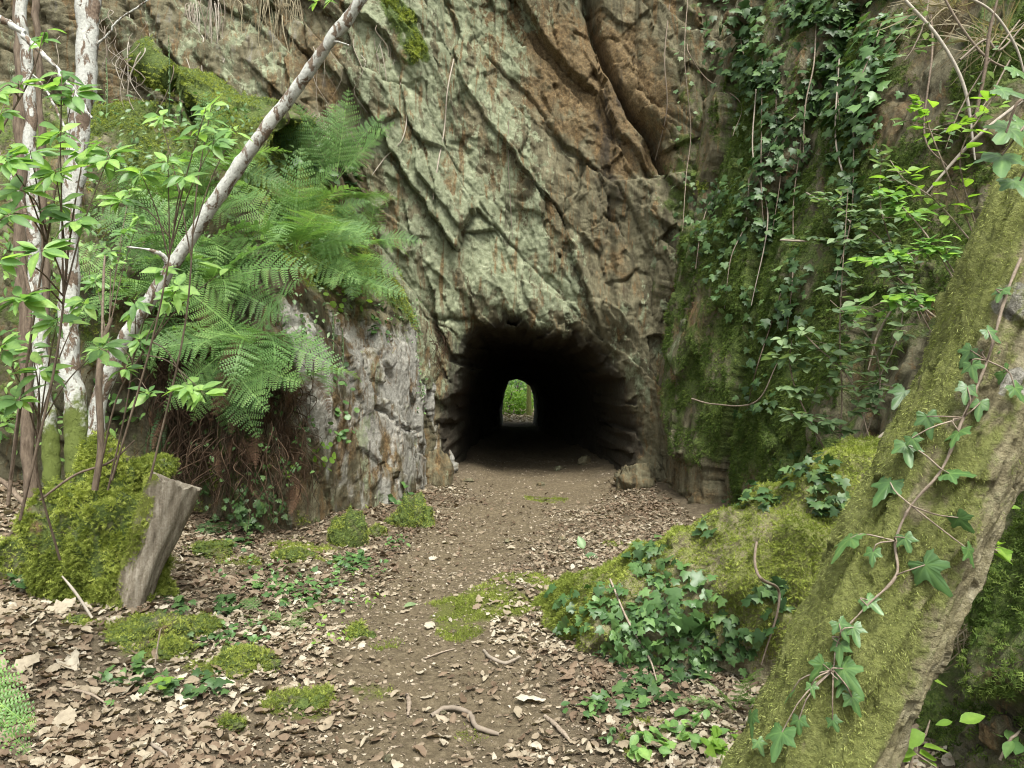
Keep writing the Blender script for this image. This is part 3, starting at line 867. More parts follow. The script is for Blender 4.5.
def t_feather(var=0):
    """a moss frondlet: a few side branchlets"""
    r_ = np.random.default_rng(var + 300)
    V, f = [], []
    for k in range(7):
        y0 = 0.12 * k; s = -1 if k % 2 else 1; ln = 0.42 * (1 - 0.09 * k)
        b = len(V)
        V += [(0, y0, 0.02), (0, y0 + 0.14, 0.02), (s * ln, y0 + 0.22 + 0.08 * r_.normal(), 0.08 * r_.normal() - 0.05)]
        f.append([b, b + 1, b + 2])
    b = len(V); V += [(-0.05, 0, 0), (0.05, 0, 0), (0, 1, 0.1)]; f.append([b, b + 1, b + 2])
    return np.array(V), [np.array(f)]


IVY = [t_ivy(k) for k in range(4)]
LEAF = [t_blade(8, wd, 0.14, d, tx, 0.9, wave=0.006) for wd, d, tx in ((0.40, 0.15, 0.05), (0.36, 0.3, -0.1), (0.44, 0.05, 0.1), (0.38, 0.2, 0.0))]
OVAL = [t_blade(6, 0.62, 0.12, d, tx, 0.8) for d, tx in ((0.1, 0.05), (0.25, -0.05), (-0.05, 0.0))]
ROUND = [t_round()]
DEAD = [t_dead(k) for k in range(14)]
STRAND = [t_strand(0.10, 0.25), t_strand(0.14, -0.1), t_strand(0.08, 0.5)]
FEATHER = [t_feather(k) for k in range(4)]


# ---------------------------------------------------------------- moss geometry
def grow(P, N, dens, count, rmin, rmax, temps, hang=0.0, tilt=0.8, seed=0, origin=(0, 0, 0), name='moss', rbias=0.0, spread=0.02):
    """strands on grid points P with normals N, chosen with probability dens"""
    P = P.reshape(-1, 3); N = N.reshape(-1, 3); w = np.clip(dens.reshape(-1), 0, None)
    w = w / w.sum()
    i = rng.choice(len(P), count, p=w)
    n = N[i]
    pos = P[i] + (rand_dirs(count) * spread * rng.random((count, 1)))
    pos = pos - n * 0.004
    d = unit(n + tilt * rand_dirs(count) + np.array([0, 0, -hang]))
    side = rand_dirs(count)
    X, Y, Z = frames(np.cross(d, side), d)
    sc = rmin + (rmax - rmin) * rng.random(count) ** 1.5
    patch = 0.5 + 0.35 * fbm(pos * 5, 3, seed + 5)
    rr = np.clip(patch + 0.25 * rng.normal(size=count) + rbias, 0, 1)
    return scatter(name, temps, pos - np.array(origin), X, Y, Z, sc, rr)

# tree moss: shaggy and hanging
TN = grid_normals(TRP, True)
TN = np.where((TN * TRD).sum(-1, keepdims=True) < 0, -TN, TN)
vis = (TRP[..., 2] < 3.2) & (TRP[..., 2] > 0.2) & ((TN * (CAM - TRP)).sum(-1) > -0.4)
me = grow(TRP, TN, vis * ss(0.4, 0.9, tmoss + 0.35 * fbm(uu * np.array([22, 22, 9]), 4, 733)) ** 1.5, 110000, 0.004, 0.0115, STRAND, hang=0.8, tilt=0.7, origin=TOFF, seed=31, spread=0.01)
link('moss', me, MAT['moss_tree'], tree)

# spur moss
SN2 = grid_normals(SP, True); SN2 = np.where((SN2 * SD).sum(-1, keepdims=True) < 0, -SN2, SN2)
vis = ((SN2 * (CAM - SP)).sum(-1) > -0.6) & (SP[..., 2] > -0.05)
me = grow(SP, SN2, vis * ss(0.25, 0.9, smoss), 80000, 0.010, 0.032, FEATHER + STRAND[:1], hang=0.45, tilt=0.8, seed=32, rbias=-0.15)
link('moss', me, MAT['moss'], spur)

# moss on rock: stuff
def rock_moss(P, attr, thr, count, a, b, mat, name, extra=None, hang=0.4, rb=0.0):
    N = grid_normals(P); N = np.where((N * (CAM - P)).sum(-1, keepdims=True) < 0, -N, N)
    area = np.linalg.norm(np.cross(np.gradient(P, axis=0), np.gradient(P, axis=1)), axis=-1)
    dn = ss(thr, thr + 0.35, attr + 0.4 * fbm(P * 5, 4, 77)) * area
    if extra is not None: dn = dn * extra
    me = grow(P, N, dn, count, a, b, FEATHER, hang=hang, tilt=0.8, seed=33, name=name, rbias=rb)
    return tag(link(name, me, mat), kind='stuff')

nearR = (rtu2 > 1.2) & (rtu2 < 8) & (zR > -0.1) & (zR < 6.5)
rock_moss(RP, rm, 0.42, 190000, 0.018, 0.055, MAT['moss_deep'], 'buttress_moss', nearR, 0.6)
nearL = (LP[..., 0] > -6)
rock_moss(LP, lm, 0.45, 70000, 0.018, 0.055, MAT['moss'], 'bank_moss', nearL, 0.5, -0.1)
gm = gattrs['moss']
mg = (GX > -4.5) & (GX < 2.5) & (GY > 2) & (GY < 10.8)
rock_moss(GP, gm, 0.35, 42000, 0.008, 0.022, MAT['moss'], 'ground_moss', mg * (gm > 0.15) * ss(-0.45, 0.35, fbm(GP * 7.0, 4, 78)), 0.0)
rock_moss(CP, mossc, 0.6, 6000, 0.02, 0.06, MAT['moss'], 'cliff_moss', (sd > 0.2) * (mossc > 0.5), 0.6)

# ---------------------------------------------------------------- leaf litter and pebbles
def litter_points(n, dens, x0, x1, y0, y1):
    out = []
    while sum(map(len, out)) < n:
        m = n * 3
        yy = y0 + (y1 - y0) * rng.random(m) ** 1.25; xx = x0 + (x1 - x0) * rng.random(m)
        k = rng.random(m) < dens(xx, yy)
        out.append(np.stack([xx[k], yy[k]], -1))
    p = np.concatenate(out)[:n]
    z = ground_z(p[:, 0], p[:, 1])
    return np.concatenate([p, z[:, None]], 1)

def d_leaf(x, y):
    e = np.abs(x - path_x(y)) / path_w(y)
    a = 0.10 + 0.90 * ss(0.7, 1.5, e + 0.5 * fbm(np.stack([x, y, 0 * x], -1) * 2.2, 3, 800))
    a = a * (1 - ss(10.3, 11.0, y)) * (1 - 0.8 * np.exp(-(((x - 0.4) / 0.8) ** 2)) * ss(9.0, 10, y))
    pm = near_blobs(np.stack([x, y, ground_z(x, y, False)], -1), ground_moss, 5)
    return a * (1 - 0.75 * np.clip(pm, 0, 1)) * (0.55 + 0.6 * ss(-0.3, 0.3, fbm(np.stack([x, y, 0 * x], -1) * 1.4, 3, 801)))

def flat_frames(n, tilt):
    nn = unit(np.stack([tilt * rng.normal(size=n), tilt * rng.normal(size=n), np.ones(n)], -1))
    a = rng.random(n) * 2 * np.pi
    return frames(nn, np.stack([np.cos(a), np.sin(a), 0 * a], -1))

n = 46000
lp = litter_points(n, d_leaf, -5.0, 1.9, 2.0, 10.9)
X, Y, Z = flat_frames(n, 0.34)
sc = (0.022 + 0.055 * rng.random(n) ** 2.2) * np.interp(lp[:, 1], [2, 4.5, 7], [1.05, 1.05, 0.9]) * np.where(lp[:, 0] < -1.2, 1.2, 1.0)
lp[:, 2] += 0.004 + 0.018 * rng.random(n)
pn = np.clip(0.47 + 0.30 * fbm(lp * 1.3, 3, 805) + 0.26 * rng.normal(size=n) - 0.22 * ss(5.5, 8, lp[:, 1]) + 0.12 * (1 - ss(3.5, 5, lp[:, 1])), 0, 1)
tag(link('leaf_litter', scatter('leaf_litter', DEAD, lp, X, Y, Z, sc, pn), MAT['litter']), kind='stuff')

n = 36000
def d_frag(x, y):
    return (0.35 + 0.65 * ss(0.35, 1.0, np.abs(x - path_x(y)) / path_w(y) + 0.4 * fbm(np.stack([x, y, 0 * x], -1) * 2, 3, 810))) * (1 - ss(9.0, 10.8, y))
fp = litter_points(n, d_frag, -2.6, 1.6, 2.0, 10.8)
X, Y, Z = flat_frames(n, 0.35)
fp[:, 2] += 0.003
tag(link('leaf_crumbs', scatter('leaf_crumbs', DEAD[:5], fp, X, Y, Z, 0.008 + 0.022 * rng.random(n) ** 2, rng.random(n)), MAT['litter_dark']), kind='stuff')

def t_pebble(var):
    r_ = np.random.default_rng(var + 900)
    nu, nv = 7, 5
    V = []
    for i in range(nv):
        ph = np.pi * i / (nv - 1)
        for k in range(nu):
            th = 2 * np.pi * k / nu
            rr = 0.5 * (1 + 0.16 * r_.normal())
            V.append((rr * np.sin(ph) * np.cos(th), 0.75 * rr * np.sin(ph) * np.sin(th), 0.55 * rr * np.cos(ph)))
    V = np.array(V)
    f = [[i * nu + k, i * nu + (k + 1) % nu, (i + 1) * nu + (k + 1) % nu, (i + 1) * nu + k] for i in range(nv - 1) for k in range(nu)]
    return V, [np.array(f)]
n = 5000
pp = litter_points(n, lambda x, y: 0.2 + 0.8 * (np.abs(x - path_x(y)) < path_w(y) * 1.1), -2.2, 1.7, 2.0, 14.0)
X, Y, Z = flat_frames(n, 0.2)
tag(link('gravel', scatter('gravel', [t_pebble(k) for k in range(6)], pp, X, Y, Z, 0.008 + 0.028 * rng.random(n) ** 4, rng.random(n)), MAT['litter_dark']), kind='stuff')

# ================================================================ plants and loose things
def stem_tube(px_pts, radii_px, d, n=60, seg=14, origin=None, attrs=None, bump=0.0, extra=None, knots=0.0):
    """px_pts: (px,py[,depth])"""
    pts = [at(p[0], p[1], p[2] if len(p) > 2 else d) for p in px_pts]
    rad = [r / F * (p[2] if len(p) > 2 else d) for r, p in zip(radii_px, px_pts)]
    P, D, th, t = tube_grid(pts, rad, n, seg)
    if bump:
        P = P + D * (bump * fbm(P * np.array([14, 14, 6]), 4, 51))[..., None]
        P = P + (knots * fbm(np.repeat((t * 1.7)[None, :, None], 3, 2) + np.array([0, 7.3, 13.1]), 3, 53)[..., None]) * np.array([1, 0.4, 0])
    return P, D, t, pts

def pole_tree(name, label, cat, px_pts, radii, d, mat, group=None, branches=(), mossfade=True, bump=0.008, knots=0.02):
    P, D, t, pts = stem_tube(px_pts, radii, d, 160, 20, bump=bump, knots=knots)
    root = thing(name, label, cat, pts[0], group)
    o = np.array(pts[0])
    moss = (1 - ss(0.3, 1.0, P[..., 2] - P[..., 2].min())) * 0.9 if mossfade else P[..., 2] * 0
    link('trunk', mk_mesh('trunk', P - o, [grid_faces(P.shape[0], P.shape[1], wrap_u=True)], {'moss': moss, 'rnd': moss * 0 + 0.5}), mat, root)
    for bp, br in branches:
        B, D2, t2, bpts = stem_tube(bp, br, d, 40, 10, bump=0.003, knots=0.01)
        link('branch', mk_mesh('branch', B - o, [grid_faces(B.shape[0], B.shape[1], wrap_u=True)], {'moss': B[..., 2] * 0, 'rnd': B[..., 2] * 0 + 0.5}), mat, root)
    return root

pole_tree('birch_tree', 'stout white barked tree with dark scars, rising behind the mossy mound', 'tree',
          [(80, 490), (76, 430), (70, 330), (71, 235), (79, 140), (85, 50), (88, -60), (94, -220)], [12, 10.5, 9, 9, 9.6, 10.4, 9, 7], 5.3, MAT['birch'],
          branches=[([(84, 62), (91, 30), (97, 0), (104, -60)], [8, 6, 5, 4]), ([(86, 52), (104, 38), (122, 18), (150, 0)], [2, 1.3, 1, 0.7]), ([(78, 150), (60, 118), (48, 92), (30, 70)], [1.6, 1.2, 1, 0.6])])
pole_tree('birch_tree', 'slimmer pale trunk with mossy foot, just beside the stout white tree', 'tree',
          [(54, 500), (50, 440), (43, 370), (37, 280), (33, 180), (25, 70), (22, -30), (18, -160)], [8.5, 8, 7, 6.5, 5.2, 5.2, 4.8, 4.5], 5.5, MAT['birch'],
          branches=[([(36, 240), (22, 205), (8, 170), (-20, 120)], [2.5, 2, 1.7, 1])])
pole_tree('young_tree', 'thin brown pole tree between the two white trunks and the picture edge', 'tree',
          [(30, 500, 6.3), (26, 380, 6.3), (21, 220, 6.3), (23, 100, 6.3), (20, 0, 6.3), (19, -120, 6.3)], [6, 6, 5.5, 6, 6, 5], 6.3, MAT['brown'], mossfade=False)
pole_tree('young_tree', 'slender brown stem with bare top seen between the white trunks', 'tree',
          [(48, 470, 6.0), (46, 330, 6.0), (43, 190, 6.0), (41, 90, 6.0), (36, 0, 6.0), (34, -90, 6.0)], [3.5, 3.5, 3.6, 3.4, 3, 3], 6.0, MAT['brown'], mossfade=False)
pole_tree('leaning_pole', 'long pale dead trunk slanting up across the ferns', 'dead tree',
          [(94, 440, 5.0), (104, 385, 5.0), (136, 322, 4.95), (180, 255, 4.9), (240, 165, 4.8), (305, 75, 4.7), (350, 15, 4.6), (400, -55, 4.5), (470, -160, 4.4)], [7.5, 7.4, 7, 6.8, 6.6, 6.2, 5.4, 4.6, 4], 4.9, MAT['birch'], mossfade=False, knots=0.004,
          branches=[([(170, 268, 4.9), (163, 256, 4.85), (150, 250, 4.8), (128, 247, 4.75)], [3.5, 2.5, 1.6, 1]), ([(322, 52, 4.7), (330, 44, 4.66), (338, 42, 4.62), (352, 46, 4.6)], [3, 2, 1.2, .8])])
pole_tree('young_tree', 'thin dead pole tilted over the white trunks near the top corner', 'dead tree',
          [(-40, 10, 4.6), (6, 22, 4.6), (40, 50, 4.6), (70, 84, 4.6), (92, 118, 4.6)], [4, 3.2, 2.8, 2.2, 1.2], 4.6, MAT['birch'], mossfade=False)

# ---- mossy mound (coppice stool) and the cut log
def dome(name, cpos, rx, ry, rz, seed, nu=110, nv=70, amp=0.40):
    th = np.linspace(0, 2 * np.pi, nu, endpoint=False); ph = np.linspace(0.02, np.pi * 0.62, nv)
    D = np.stack([np.cos(th)[:, None] * np.sin(ph)[None], np.sin(th)[:, None] * np.sin(ph)[None], np.ones(nu)[:, None] * np.cos(ph)[None]], -1)
    k = 1 + amp * fbm(D * 1.6 + seed, 4, seed) + 0.35 * amp * fbm(D * 5 + seed, 3, seed + 1)
    P = D * k[..., None] * np.array([rx, ry, rz]) + np.asarray(cpos)
    N = grid_normals(P, True); N = np.where((N * D).sum(-1, keepdims=True) < 0, -N, N)
    return P, N

def rock_attrs(shape, moss, rust=0.3, damp_shade=0.0, pale=0.0, lichen=0.0):
    z = np.zeros(shape)
    return {'lichen': z + lichen, 'rust': z + rust, 'damp_shade': z + damp_shade, 'pale': z + pale, 'moss': z + moss}

def moss_cushion(name, label, px, py, wpx, hpx, count, mat='moss', group=None, cat='moss', lo=0.012, hi=0.035, objs=None, sink=0.25, base=None, d=None):
    p, nrm = (at(px, py, d), None) if d else hit(px, py, objs or ROCKS)
    dd = np.linalg.norm(p - CAM)
    rx = wpx / F * dd * 0.5; rz = hpx / F * dd * (0.62 if hpx < 100 else 0.56)
    c = p + np.array([0, rx * 0.4, -sink * rz])
    P, N = dome(name, c, rx, rx * 0.85, rz, int(px * 7 + py))
    o = tag(link(name, mk_mesh(name, P - c, [grid_faces(*P.shape[:2], wrap_u=True)], rock_attrs(P.shape[:2], 0.62)), MAT['rock']), label, cat, group)
    o.location = [float(v) for v in c]
    vis = ((N * (CAM - P)).sum(-1) > -0.5 * np.linalg.norm(CAM - P, axis=-1))
    area = np.linalg.norm(np.cross(np.gradient(P, axis=0), np.gradient(P, axis=1)), axis=-1)
    me = grow(P, N, vis * area * (0.15 + ss(-0.35, 0.25, fbm(P * 9 + px, 3, 5))), count, lo, hi, FEATHER, hang=0.25, tilt=0.75, seed=px, origin=c)
    link('moss_strands', me, MAT[mat], o)
    return o

moss_cushion('mossy_mound', 'big rounded yellow green moss mound at the foot of the white trunks', 92, 590, 98, 176, 26000, base=None, lo=0.02, hi=0.055, d=4.75, sink=0.0)
moss_cushion('mossy_mound', 'low mossy lump at the picture edge beside the big moss mound', 2, 600, 46, 60, 5000, lo=0.02, hi=0.05, d=4.8, sink=0.0)
moss_cushion('mossy_mound', 'mossy crown on top of the cut stump, under the narrow dark fern', 150, 468, 36, 16, 3000, lo=0.015, hi=0.04, d=5.0, sink=0.2)

lg0, lg1 = at(120, 622, 4.62), at(172, 482, 4.80)
C_, _ = catmull([lg0 + (lg0 - lg1) * 0.05, lg0 * 0.5 + lg1 * 0.5, lg1], 60)
LGP, LGD, th_, t_ = tube_grid([lg0 + np.array([-0.03, 0, -0.08]), lg0 * 0.55 + lg1 * 0.45 + np.array([-0.01, 0, 0.0]), lg1], [0.125, 0.120, 0.155], 70, 60)
LGP = LGP + LGD * (0.030 * fbm(np.stack([np.cos(th_)[:, None] * 2.2 + 0 * t_[None], np.sin(th_)[:, None] * 2.2 + 0 * t_[None], 0 * th_[:, None] + 0.5 * t_[None]], -1), 4, 66))[..., None]
ax = unit(lg1 - lg0)
LGP[:, -4:] += (ax * 1.0)[None, None] * (0.035 * fbm(np.stack([np.cos(th_) * 3, np.sin(th_) * 3, 0 * th_], -1), 3, 69))[:, None, None] * np.array([0.25, 0.5, 0.75, 1.0])[None, :, None]
stump = thing('tree_stump', 'weathered grey cut stump leaning out from the moss mound', 'stump', lg0)
lmoss = ss(0.0, 0.7, -LGD[..., 0] * 0.7 + 0.15 + 0.5 * fbm(LGP * 6, 3, 67)) * 0.9
link('log', mk_mesh('log', LGP - lg0, [grid_faces(60, 70, wrap_u=True)], {'moss': lmoss}), MAT['wood'], stump)
ring = LGP[:, -1]; cc = ring.mean(0)
capV = np.concatenate([[cc + ax * 0.012], cc + (ring - cc) * 0.55 + ax * 0.008, ring])
LGN = np.where((grid_normals(LGP, True) * LGD).sum(-1, keepdims=True) < 0, -grid_normals(LGP, True), grid_normals(LGP, True))
link('moss', grow(LGP, LGN, ss(0.35, 0.8, lmoss), 5000, 0.012, 0.035, FEATHER, hang=0.4, tilt=0.8, origin=lg0), MAT['moss'], stump)
capF3 = np.array([[0, 1 + i, 1 + (i + 1) % 60] for i in range(60)]); capF4 = np.array([[1 + i, 61 + i, 61 + (i + 1) % 60, 1 + (i + 1) % 60] for i in range(60)])
link('cut_face', mk_mesh('cut_face', capV - lg0, [capF3, capF4], {'moss': np.zeros(len(capV))}), MAT['wood'], stump)

# ---- ferns
def frond_mesh(name, curl, dense=24, width=0.30, seed=0, bi=True):
    r_ = np.random.default_rng(seed)
    nt_ = 60
    t = np.linspace(0, 1, nt_); ang = -curl * t ** 1.3
    ds = 1 / (nt_ - 1)
    y = np.concatenate([[0], np.cumsum(np.cos(ang[:-1]) * ds)]); z = np.concatenate([[0], np.cumsum(np.sin(ang[:-1]) * ds)])
    sway = 0.06 * r_.normal() * t ** 2
    V, f3, f4, rn = [], [], [], []
    def add(vs, r):
        b = len(V); V.extend(vs); rn.extend([r] * len(vs)); return b
    # rachis
    for i in range(nt_ - 1):
        w0, w1 = 0.006 * (1 - t[i]) + 0.001, 0.006 * (1 - t[i + 1]) + 0.001
        b = add([(sway[i] - w0, y[i], z[i]), (sway[i] + w0, y[i], z[i]), (sway[i + 1] + w1, y[i + 1], z[i + 1]), (sway[i + 1] - w1, y[i + 1], z[i + 1])], 0.9)
        f4.append([b, b + 1, b + 2, b + 3])
    for k in range(dense):
        tk = 0.16 + 0.82 * (k + 0.5) / dense
        L = width * (np.sin(np.pi * min(1, (tk - 0.10) / 0.9) ** 0.62) ** 0.9) * (1 + 0.06 * r_.normal())
        i = min(nt_ - 2, int(tk * (nt_ - 1)))
        p0 = np.array([sway[i], y[i], z[i]]); T = unit(np.array([0, y[i + 1] - y[i], z[i + 1] - z[i]])); Nn = np.array([0, -T[2], T[1]])
        for s in (-1, 1):
            fw = 0.30 + 0.25 * tk
            d = unit(np.array([s, 0, 0]) + T * (fw + 0.05 * r_.normal()) + Nn * (0.10 * r_.normal() + 0.06))
            cr = 0.55 * r_.random()
            rr = 0.5 + 0.2 * r_.normal()
            m = max(4, int(12 * L / width)) if bi else 1
            if not bi:
                wv = 0.32 * 0.82 / dense * 2.2
                q1 = p0 + d * L; a = p0 - T * wv * 0.5; b_ = p0 + T * wv * 0.5
                mid1, mid2 = p0 + d * L * 0.6 - T * wv * 0.42, p0 + d * L * 0.6 + T * wv * 0.42
                b = add([a, b_, mid2, mid1, q1 - Nn * 0.02], rr); f4.append([b, b + 1, b + 2, b + 3]); f3.append([b + 3, b + 2, b + 4])
                continue
            side = unit(np.cross(d, Nn))
            for j in range(m):
                u = (j + 0.3) / m
                c = p0 + d * L * u - Nn * (cr * L * u * u * 0.5)
                pl = 0.66 * (0.82 / dense) * (1 - u) ** 0.45 * min(1, (L / width) ** 0.4 * 1.05) + 0.002
                pw = L / m * 0.56
                for s2 in (-1, 1):
                    e = unit(side * s2 + d * 0.55)
                    lift = Nn * (-0.15 * pl)
                    b = add([c - d * pw * 0.5, c + d * pw * 0.6, c + e * pl + d * pw * 0.35 + lift, c + e * pl * 0.85 - d * pw * 0.35 + lift], rr)
                    f4.append([b, b + 1, b + 2, b + 3])
    return mk_mesh(name, np.array(V), ([np.array(f3)] if f3 else []) + [np.array(f4)], {'rnd': np.clip(rn, 0, 1)})

FROND = {}
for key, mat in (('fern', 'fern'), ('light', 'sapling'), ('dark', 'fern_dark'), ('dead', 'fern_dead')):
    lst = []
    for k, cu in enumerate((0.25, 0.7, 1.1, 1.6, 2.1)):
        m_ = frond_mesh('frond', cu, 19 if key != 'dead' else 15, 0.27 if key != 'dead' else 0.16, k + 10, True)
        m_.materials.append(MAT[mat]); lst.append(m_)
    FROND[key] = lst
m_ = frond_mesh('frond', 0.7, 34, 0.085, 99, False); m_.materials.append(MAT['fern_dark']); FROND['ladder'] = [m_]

def add_frond(root, kind, idx, az, el, roll, L, off=(0, 0, 0), name='frond'):
    """az: compass angle in the ground plane (0 = +x, 90 = away), el: elevation of the frond's start"""
    Y = np.array([math.cos(el) * math.cos(az), math.cos(el) * math.sin(az), math.sin(el)])
    Zr = np.array([0, 0, 1.0]) if abs(Y[2]) < 0.97 else np.array([-math.cos(az), -math.sin(az), 0])
    X = unit(np.cross(Y, Zr)); Z = np.cross(X, Y)
    c, s = math.cos(roll), math.sin(roll)
    X2 = X * c + Z * s; Z2 = Z * c - X * s
    o = bpy.data.objects.new(name, FROND[kind][idx]); COL.objects.link(o); o.parent = root
    o.matrix_local = Matrix(((X2[0] * L, Y[0] * L, Z2[0] * L, off[0]), (X2[1] * L, Y[1] * L, Z2[1] * L, off[1]), (X2[2] * L, Y[2] * L, Z2[2] * L, off[2]), (0, 0, 0, 1)))
    return o

def aimed_frond(root, kind, idx, Yd, Zd, L, off, name='frond'):
    Y = unit(np.array(Yd, float)); Z = np.array(Zd, float); Z = unit(Z - (Z @ Y) * Y); X = np.cross(Y, Z)
    o = bpy.data.objects.new(name, FROND[kind][idx]); COL.objects.link(o); o.parent = root
    o.matrix_local = Matrix(((X[0] * L, Y[0] * L, Z[0] * L, off[0]), (X[1] * L, Y[1] * L, Z[1] * L, off[1]), (X[2] * L, Y[2] * L, Z[2] * L, off[2]), (0, 0, 0, 1)))

def fan_fern(label, p, angles, L, group, Zd=(0, -0.9, 0.45), idx=(0, 0, 1), kind='fern', ty=-0.25):
    root = thing('fern', label, 'fern', p, group)
    for a in angles:
        a = R(a + random.uniform(-3, 3)); zz = np.array(Zd) + 0.25 * rng.normal(size=3)
        aimed_frond(root, kind, random.choice(idx), (math.sin(a), ty + 0.2 * rng.normal(), math.cos(a)), zz, L * random.uniform(0.85, 1.1), (0.03 * math.sin(a), random.uniform(-.06, .02), 0))
    return root

def fern(label, px, py, n, L, az0=-80, spread=100, el=(20, 70), curls=(1, 2, 3), kind='fern', lift=0.13, group='ferns growing on the bank', d=None, dead=0):
    p, nr = (at(px, py, d), np.array([0, -1, 0.])) if d else hit(px, py, [bank, cliff, butt, ground, path])
    p = p + nr * lift
    root = thing('fern', label, 'fern', p, group)
    n = int(n * 0.8) if n > 6 else n
    for k in range(n):
        az = R(az0 + spread * ((k + 0.5) / n * 2 - 1) + random.uniform(-12, 12))
        e = R(random.uniform(*el))
        add_frond(root, kind, random.choice(curls) if kind != 'ladder' else 0, az, e, random.uniform(-0.3, 0.3), L * random.uniform(0.75, 1.12), (random.uniform(-.04, .04), random.uniform(-.04, .04), random.uniform(-.05, .05)))
    if kind == 'fern' and n > 6:
        m = int(n * 0.55)
        for k in range(m):
            a = R(-125 + 250 * (k + 0.5) / m + random.uniform(-14, 14))
            aimed_frond(root, kind, random.choice((0, 1, 1)), (math.sin(a), -0.45 + 0.15 * rng.normal(), 0.8 * math.cos(a) - 0.15), np.array([0.0, -0.8, 0.6]) + 0.2 * rng.normal(size=3), L * random.uniform(0.8, 1.15), (0.05 * math.sin(a), -0.08, 0.02))
    for k in range(dead):
        az = R(az0 + random.uniform(-spread, spread))
        add_frond(root, 'dead', random.choice((2, 3, 4)), az, R(random.uniform(-60, 5)), random.uniform(-0.6, 0.6), L * random.uniform(0.6, 1.0), name='withered_frond')
    return root

_p, _n = hit(338, 186, [bank, cliff])
fan_fern('tall fern with upright pale fronds against the lichen rock, topmost on the bank', _p + _n * 0.15, (-62, -38, -18, -2, 14, 30, 50), 1.12, 'ferns growing on the bank')
fern('dark leafy fern below the tall upright fern, arching toward the bare rock', 345, 205, 8, 0.62, -60, 90, (15, 50), (2, 3, 4))
fern('fern hidden behind the slanting dead trunk, high on the mossy slope', 218, 222, 9, 0.75, -70, 110, (20, 60), (2, 3, 4))
fern('broad fern in the middle of the bank, fronds spreading over both sides', 285, 262, 14, 1.0, -85, 115, (15, 55), (2, 3, 4), dead=3)
fern('fern beside the pennyworts, arching out over the grey rock edge', 325, 275, 9, 0.75, -60, 90, (10, 50), (2, 3, 4), dead=2)
fern('fern just under the slanting trunk, fronds reaching across dark roots', 225, 290, 13, 0.95, -80, 110, (10, 50), (2, 3, 4), dead=4)
fern('large fern whose long fronds hang point down over the brown root curtain', 255, 352, 11, 0.92, -88, 95, (-15, 30), (2, 3, 4), dead=7)
fern('fern with short fronds between the hanging fern and the grey slab', 300, 370, 8, 0.58, -60, 80, (-5, 35), (2, 3), dead=4)
fern('small fern low behind the slanting trunk, above the mossy stump', 135, 365, 8, 0.6, -80, 110, (10, 55), (2, 3, 4), dead=3)
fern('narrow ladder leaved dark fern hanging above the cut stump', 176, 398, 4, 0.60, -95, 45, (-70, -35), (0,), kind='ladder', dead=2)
fern('pale fern at the picture edge behind the white trunks', 0, 425, 7, 0.62, -60, 100, (10, 60), (1, 2, 3))
fern('fern half hidden by chestnut leaves beside the stout white tree', 150, 300, 11, 0.8, -80, 110, (20, 60), (2, 3, 4), dead=2)
fern('feathery fern at the top of the mossy slope beneath the rooty cliff', 175, 215, 11, 0.85, -80, 120, (25, 60), (2, 3, 4), kind='fern')
fan_fern('bright fern frond poking in at the lower picture corner', at(-70, 640, 2.2), (134, 152, 118), 0.42, 'ferns on the ground', (0.1, -0.6, 0.8), (0, 1), 'light', -0.1)
fern('tiny pale fern on the leaf litter amid ground ivy', 288, 622, 6, 0.30, -70, 150, (15, 45), (1, 2), lift=0.0, group='ferns on the ground')
fern('small fern seedling on the litter between the moss patches', 262, 618, 4, 0.26, -130, 120, (15, 45), (1, 2), lift=0.0, group='ferns on the ground')
fern('pale green fern between the mossy tree and ivy covered hummock', 742, 715, 5, 0.30, -100, 110, (35, 75), (1, 2), lift=0.0, group='ferns on the ground')
fern('fern arching over the mossy brow beneath the tall upright fern', 300, 225, 11, 0.85, -75, 100, (10, 50), (2, 3, 4))
fern('fern at the edge of the mossy slope, drooping onto the bare grey rock', 360, 250, 9, 0.6, -70, 90, (0, 45), (2, 3, 4))
fern('fern drooping between the slanting trunk and the large hanging fern', 205, 335, 10, 0.75, -90, 90, (0, 40), (2, 3, 4), dead=3)
fern('fern on top of the mossy slope under the dangling root strands', 235, 185, 9, 0.75, -80, 110, (20, 60), (2, 3, 4))
fern('fern leaning out beside the slanting trunk at middle height', 195, 262, 10, 0.8, -80, 100, (0, 45), (2, 3, 4))
fern('fern whose fronds hang over the grey slab, just above the pennyworts', 335, 292, 9, 0.7, -75, 90, (-5, 35), (2, 3, 4))
_p, _n = hit(252, 352, [bank])
fan_fern('separate long fronds hanging straight down before the dark root curtain', _p + _n * 0.38, (178, 158, 205, 135, 230, 112), 0.78, 'ferns growing on the bank', (0.1, -0.9, 0.45), (0, 1), 'fern', -0.35)
_p, _n = hit(305, 235, [bank, cliff])
fan_fern('small arching fronds standing out against bare rock below the topmost fern', _p + _n * 0.3, (85, 105, 125, 150, 60, 200), 0.52, 'ferns growing on the bank', (0.1, -0.9, 0.5), (0, 1), 'fern', -0.3)
fern('dark shaded fern in the hollow under the root curtain', 238, 520, 5, 0.35, -80, 100, (0, 40), (1, 2), kind='dark')

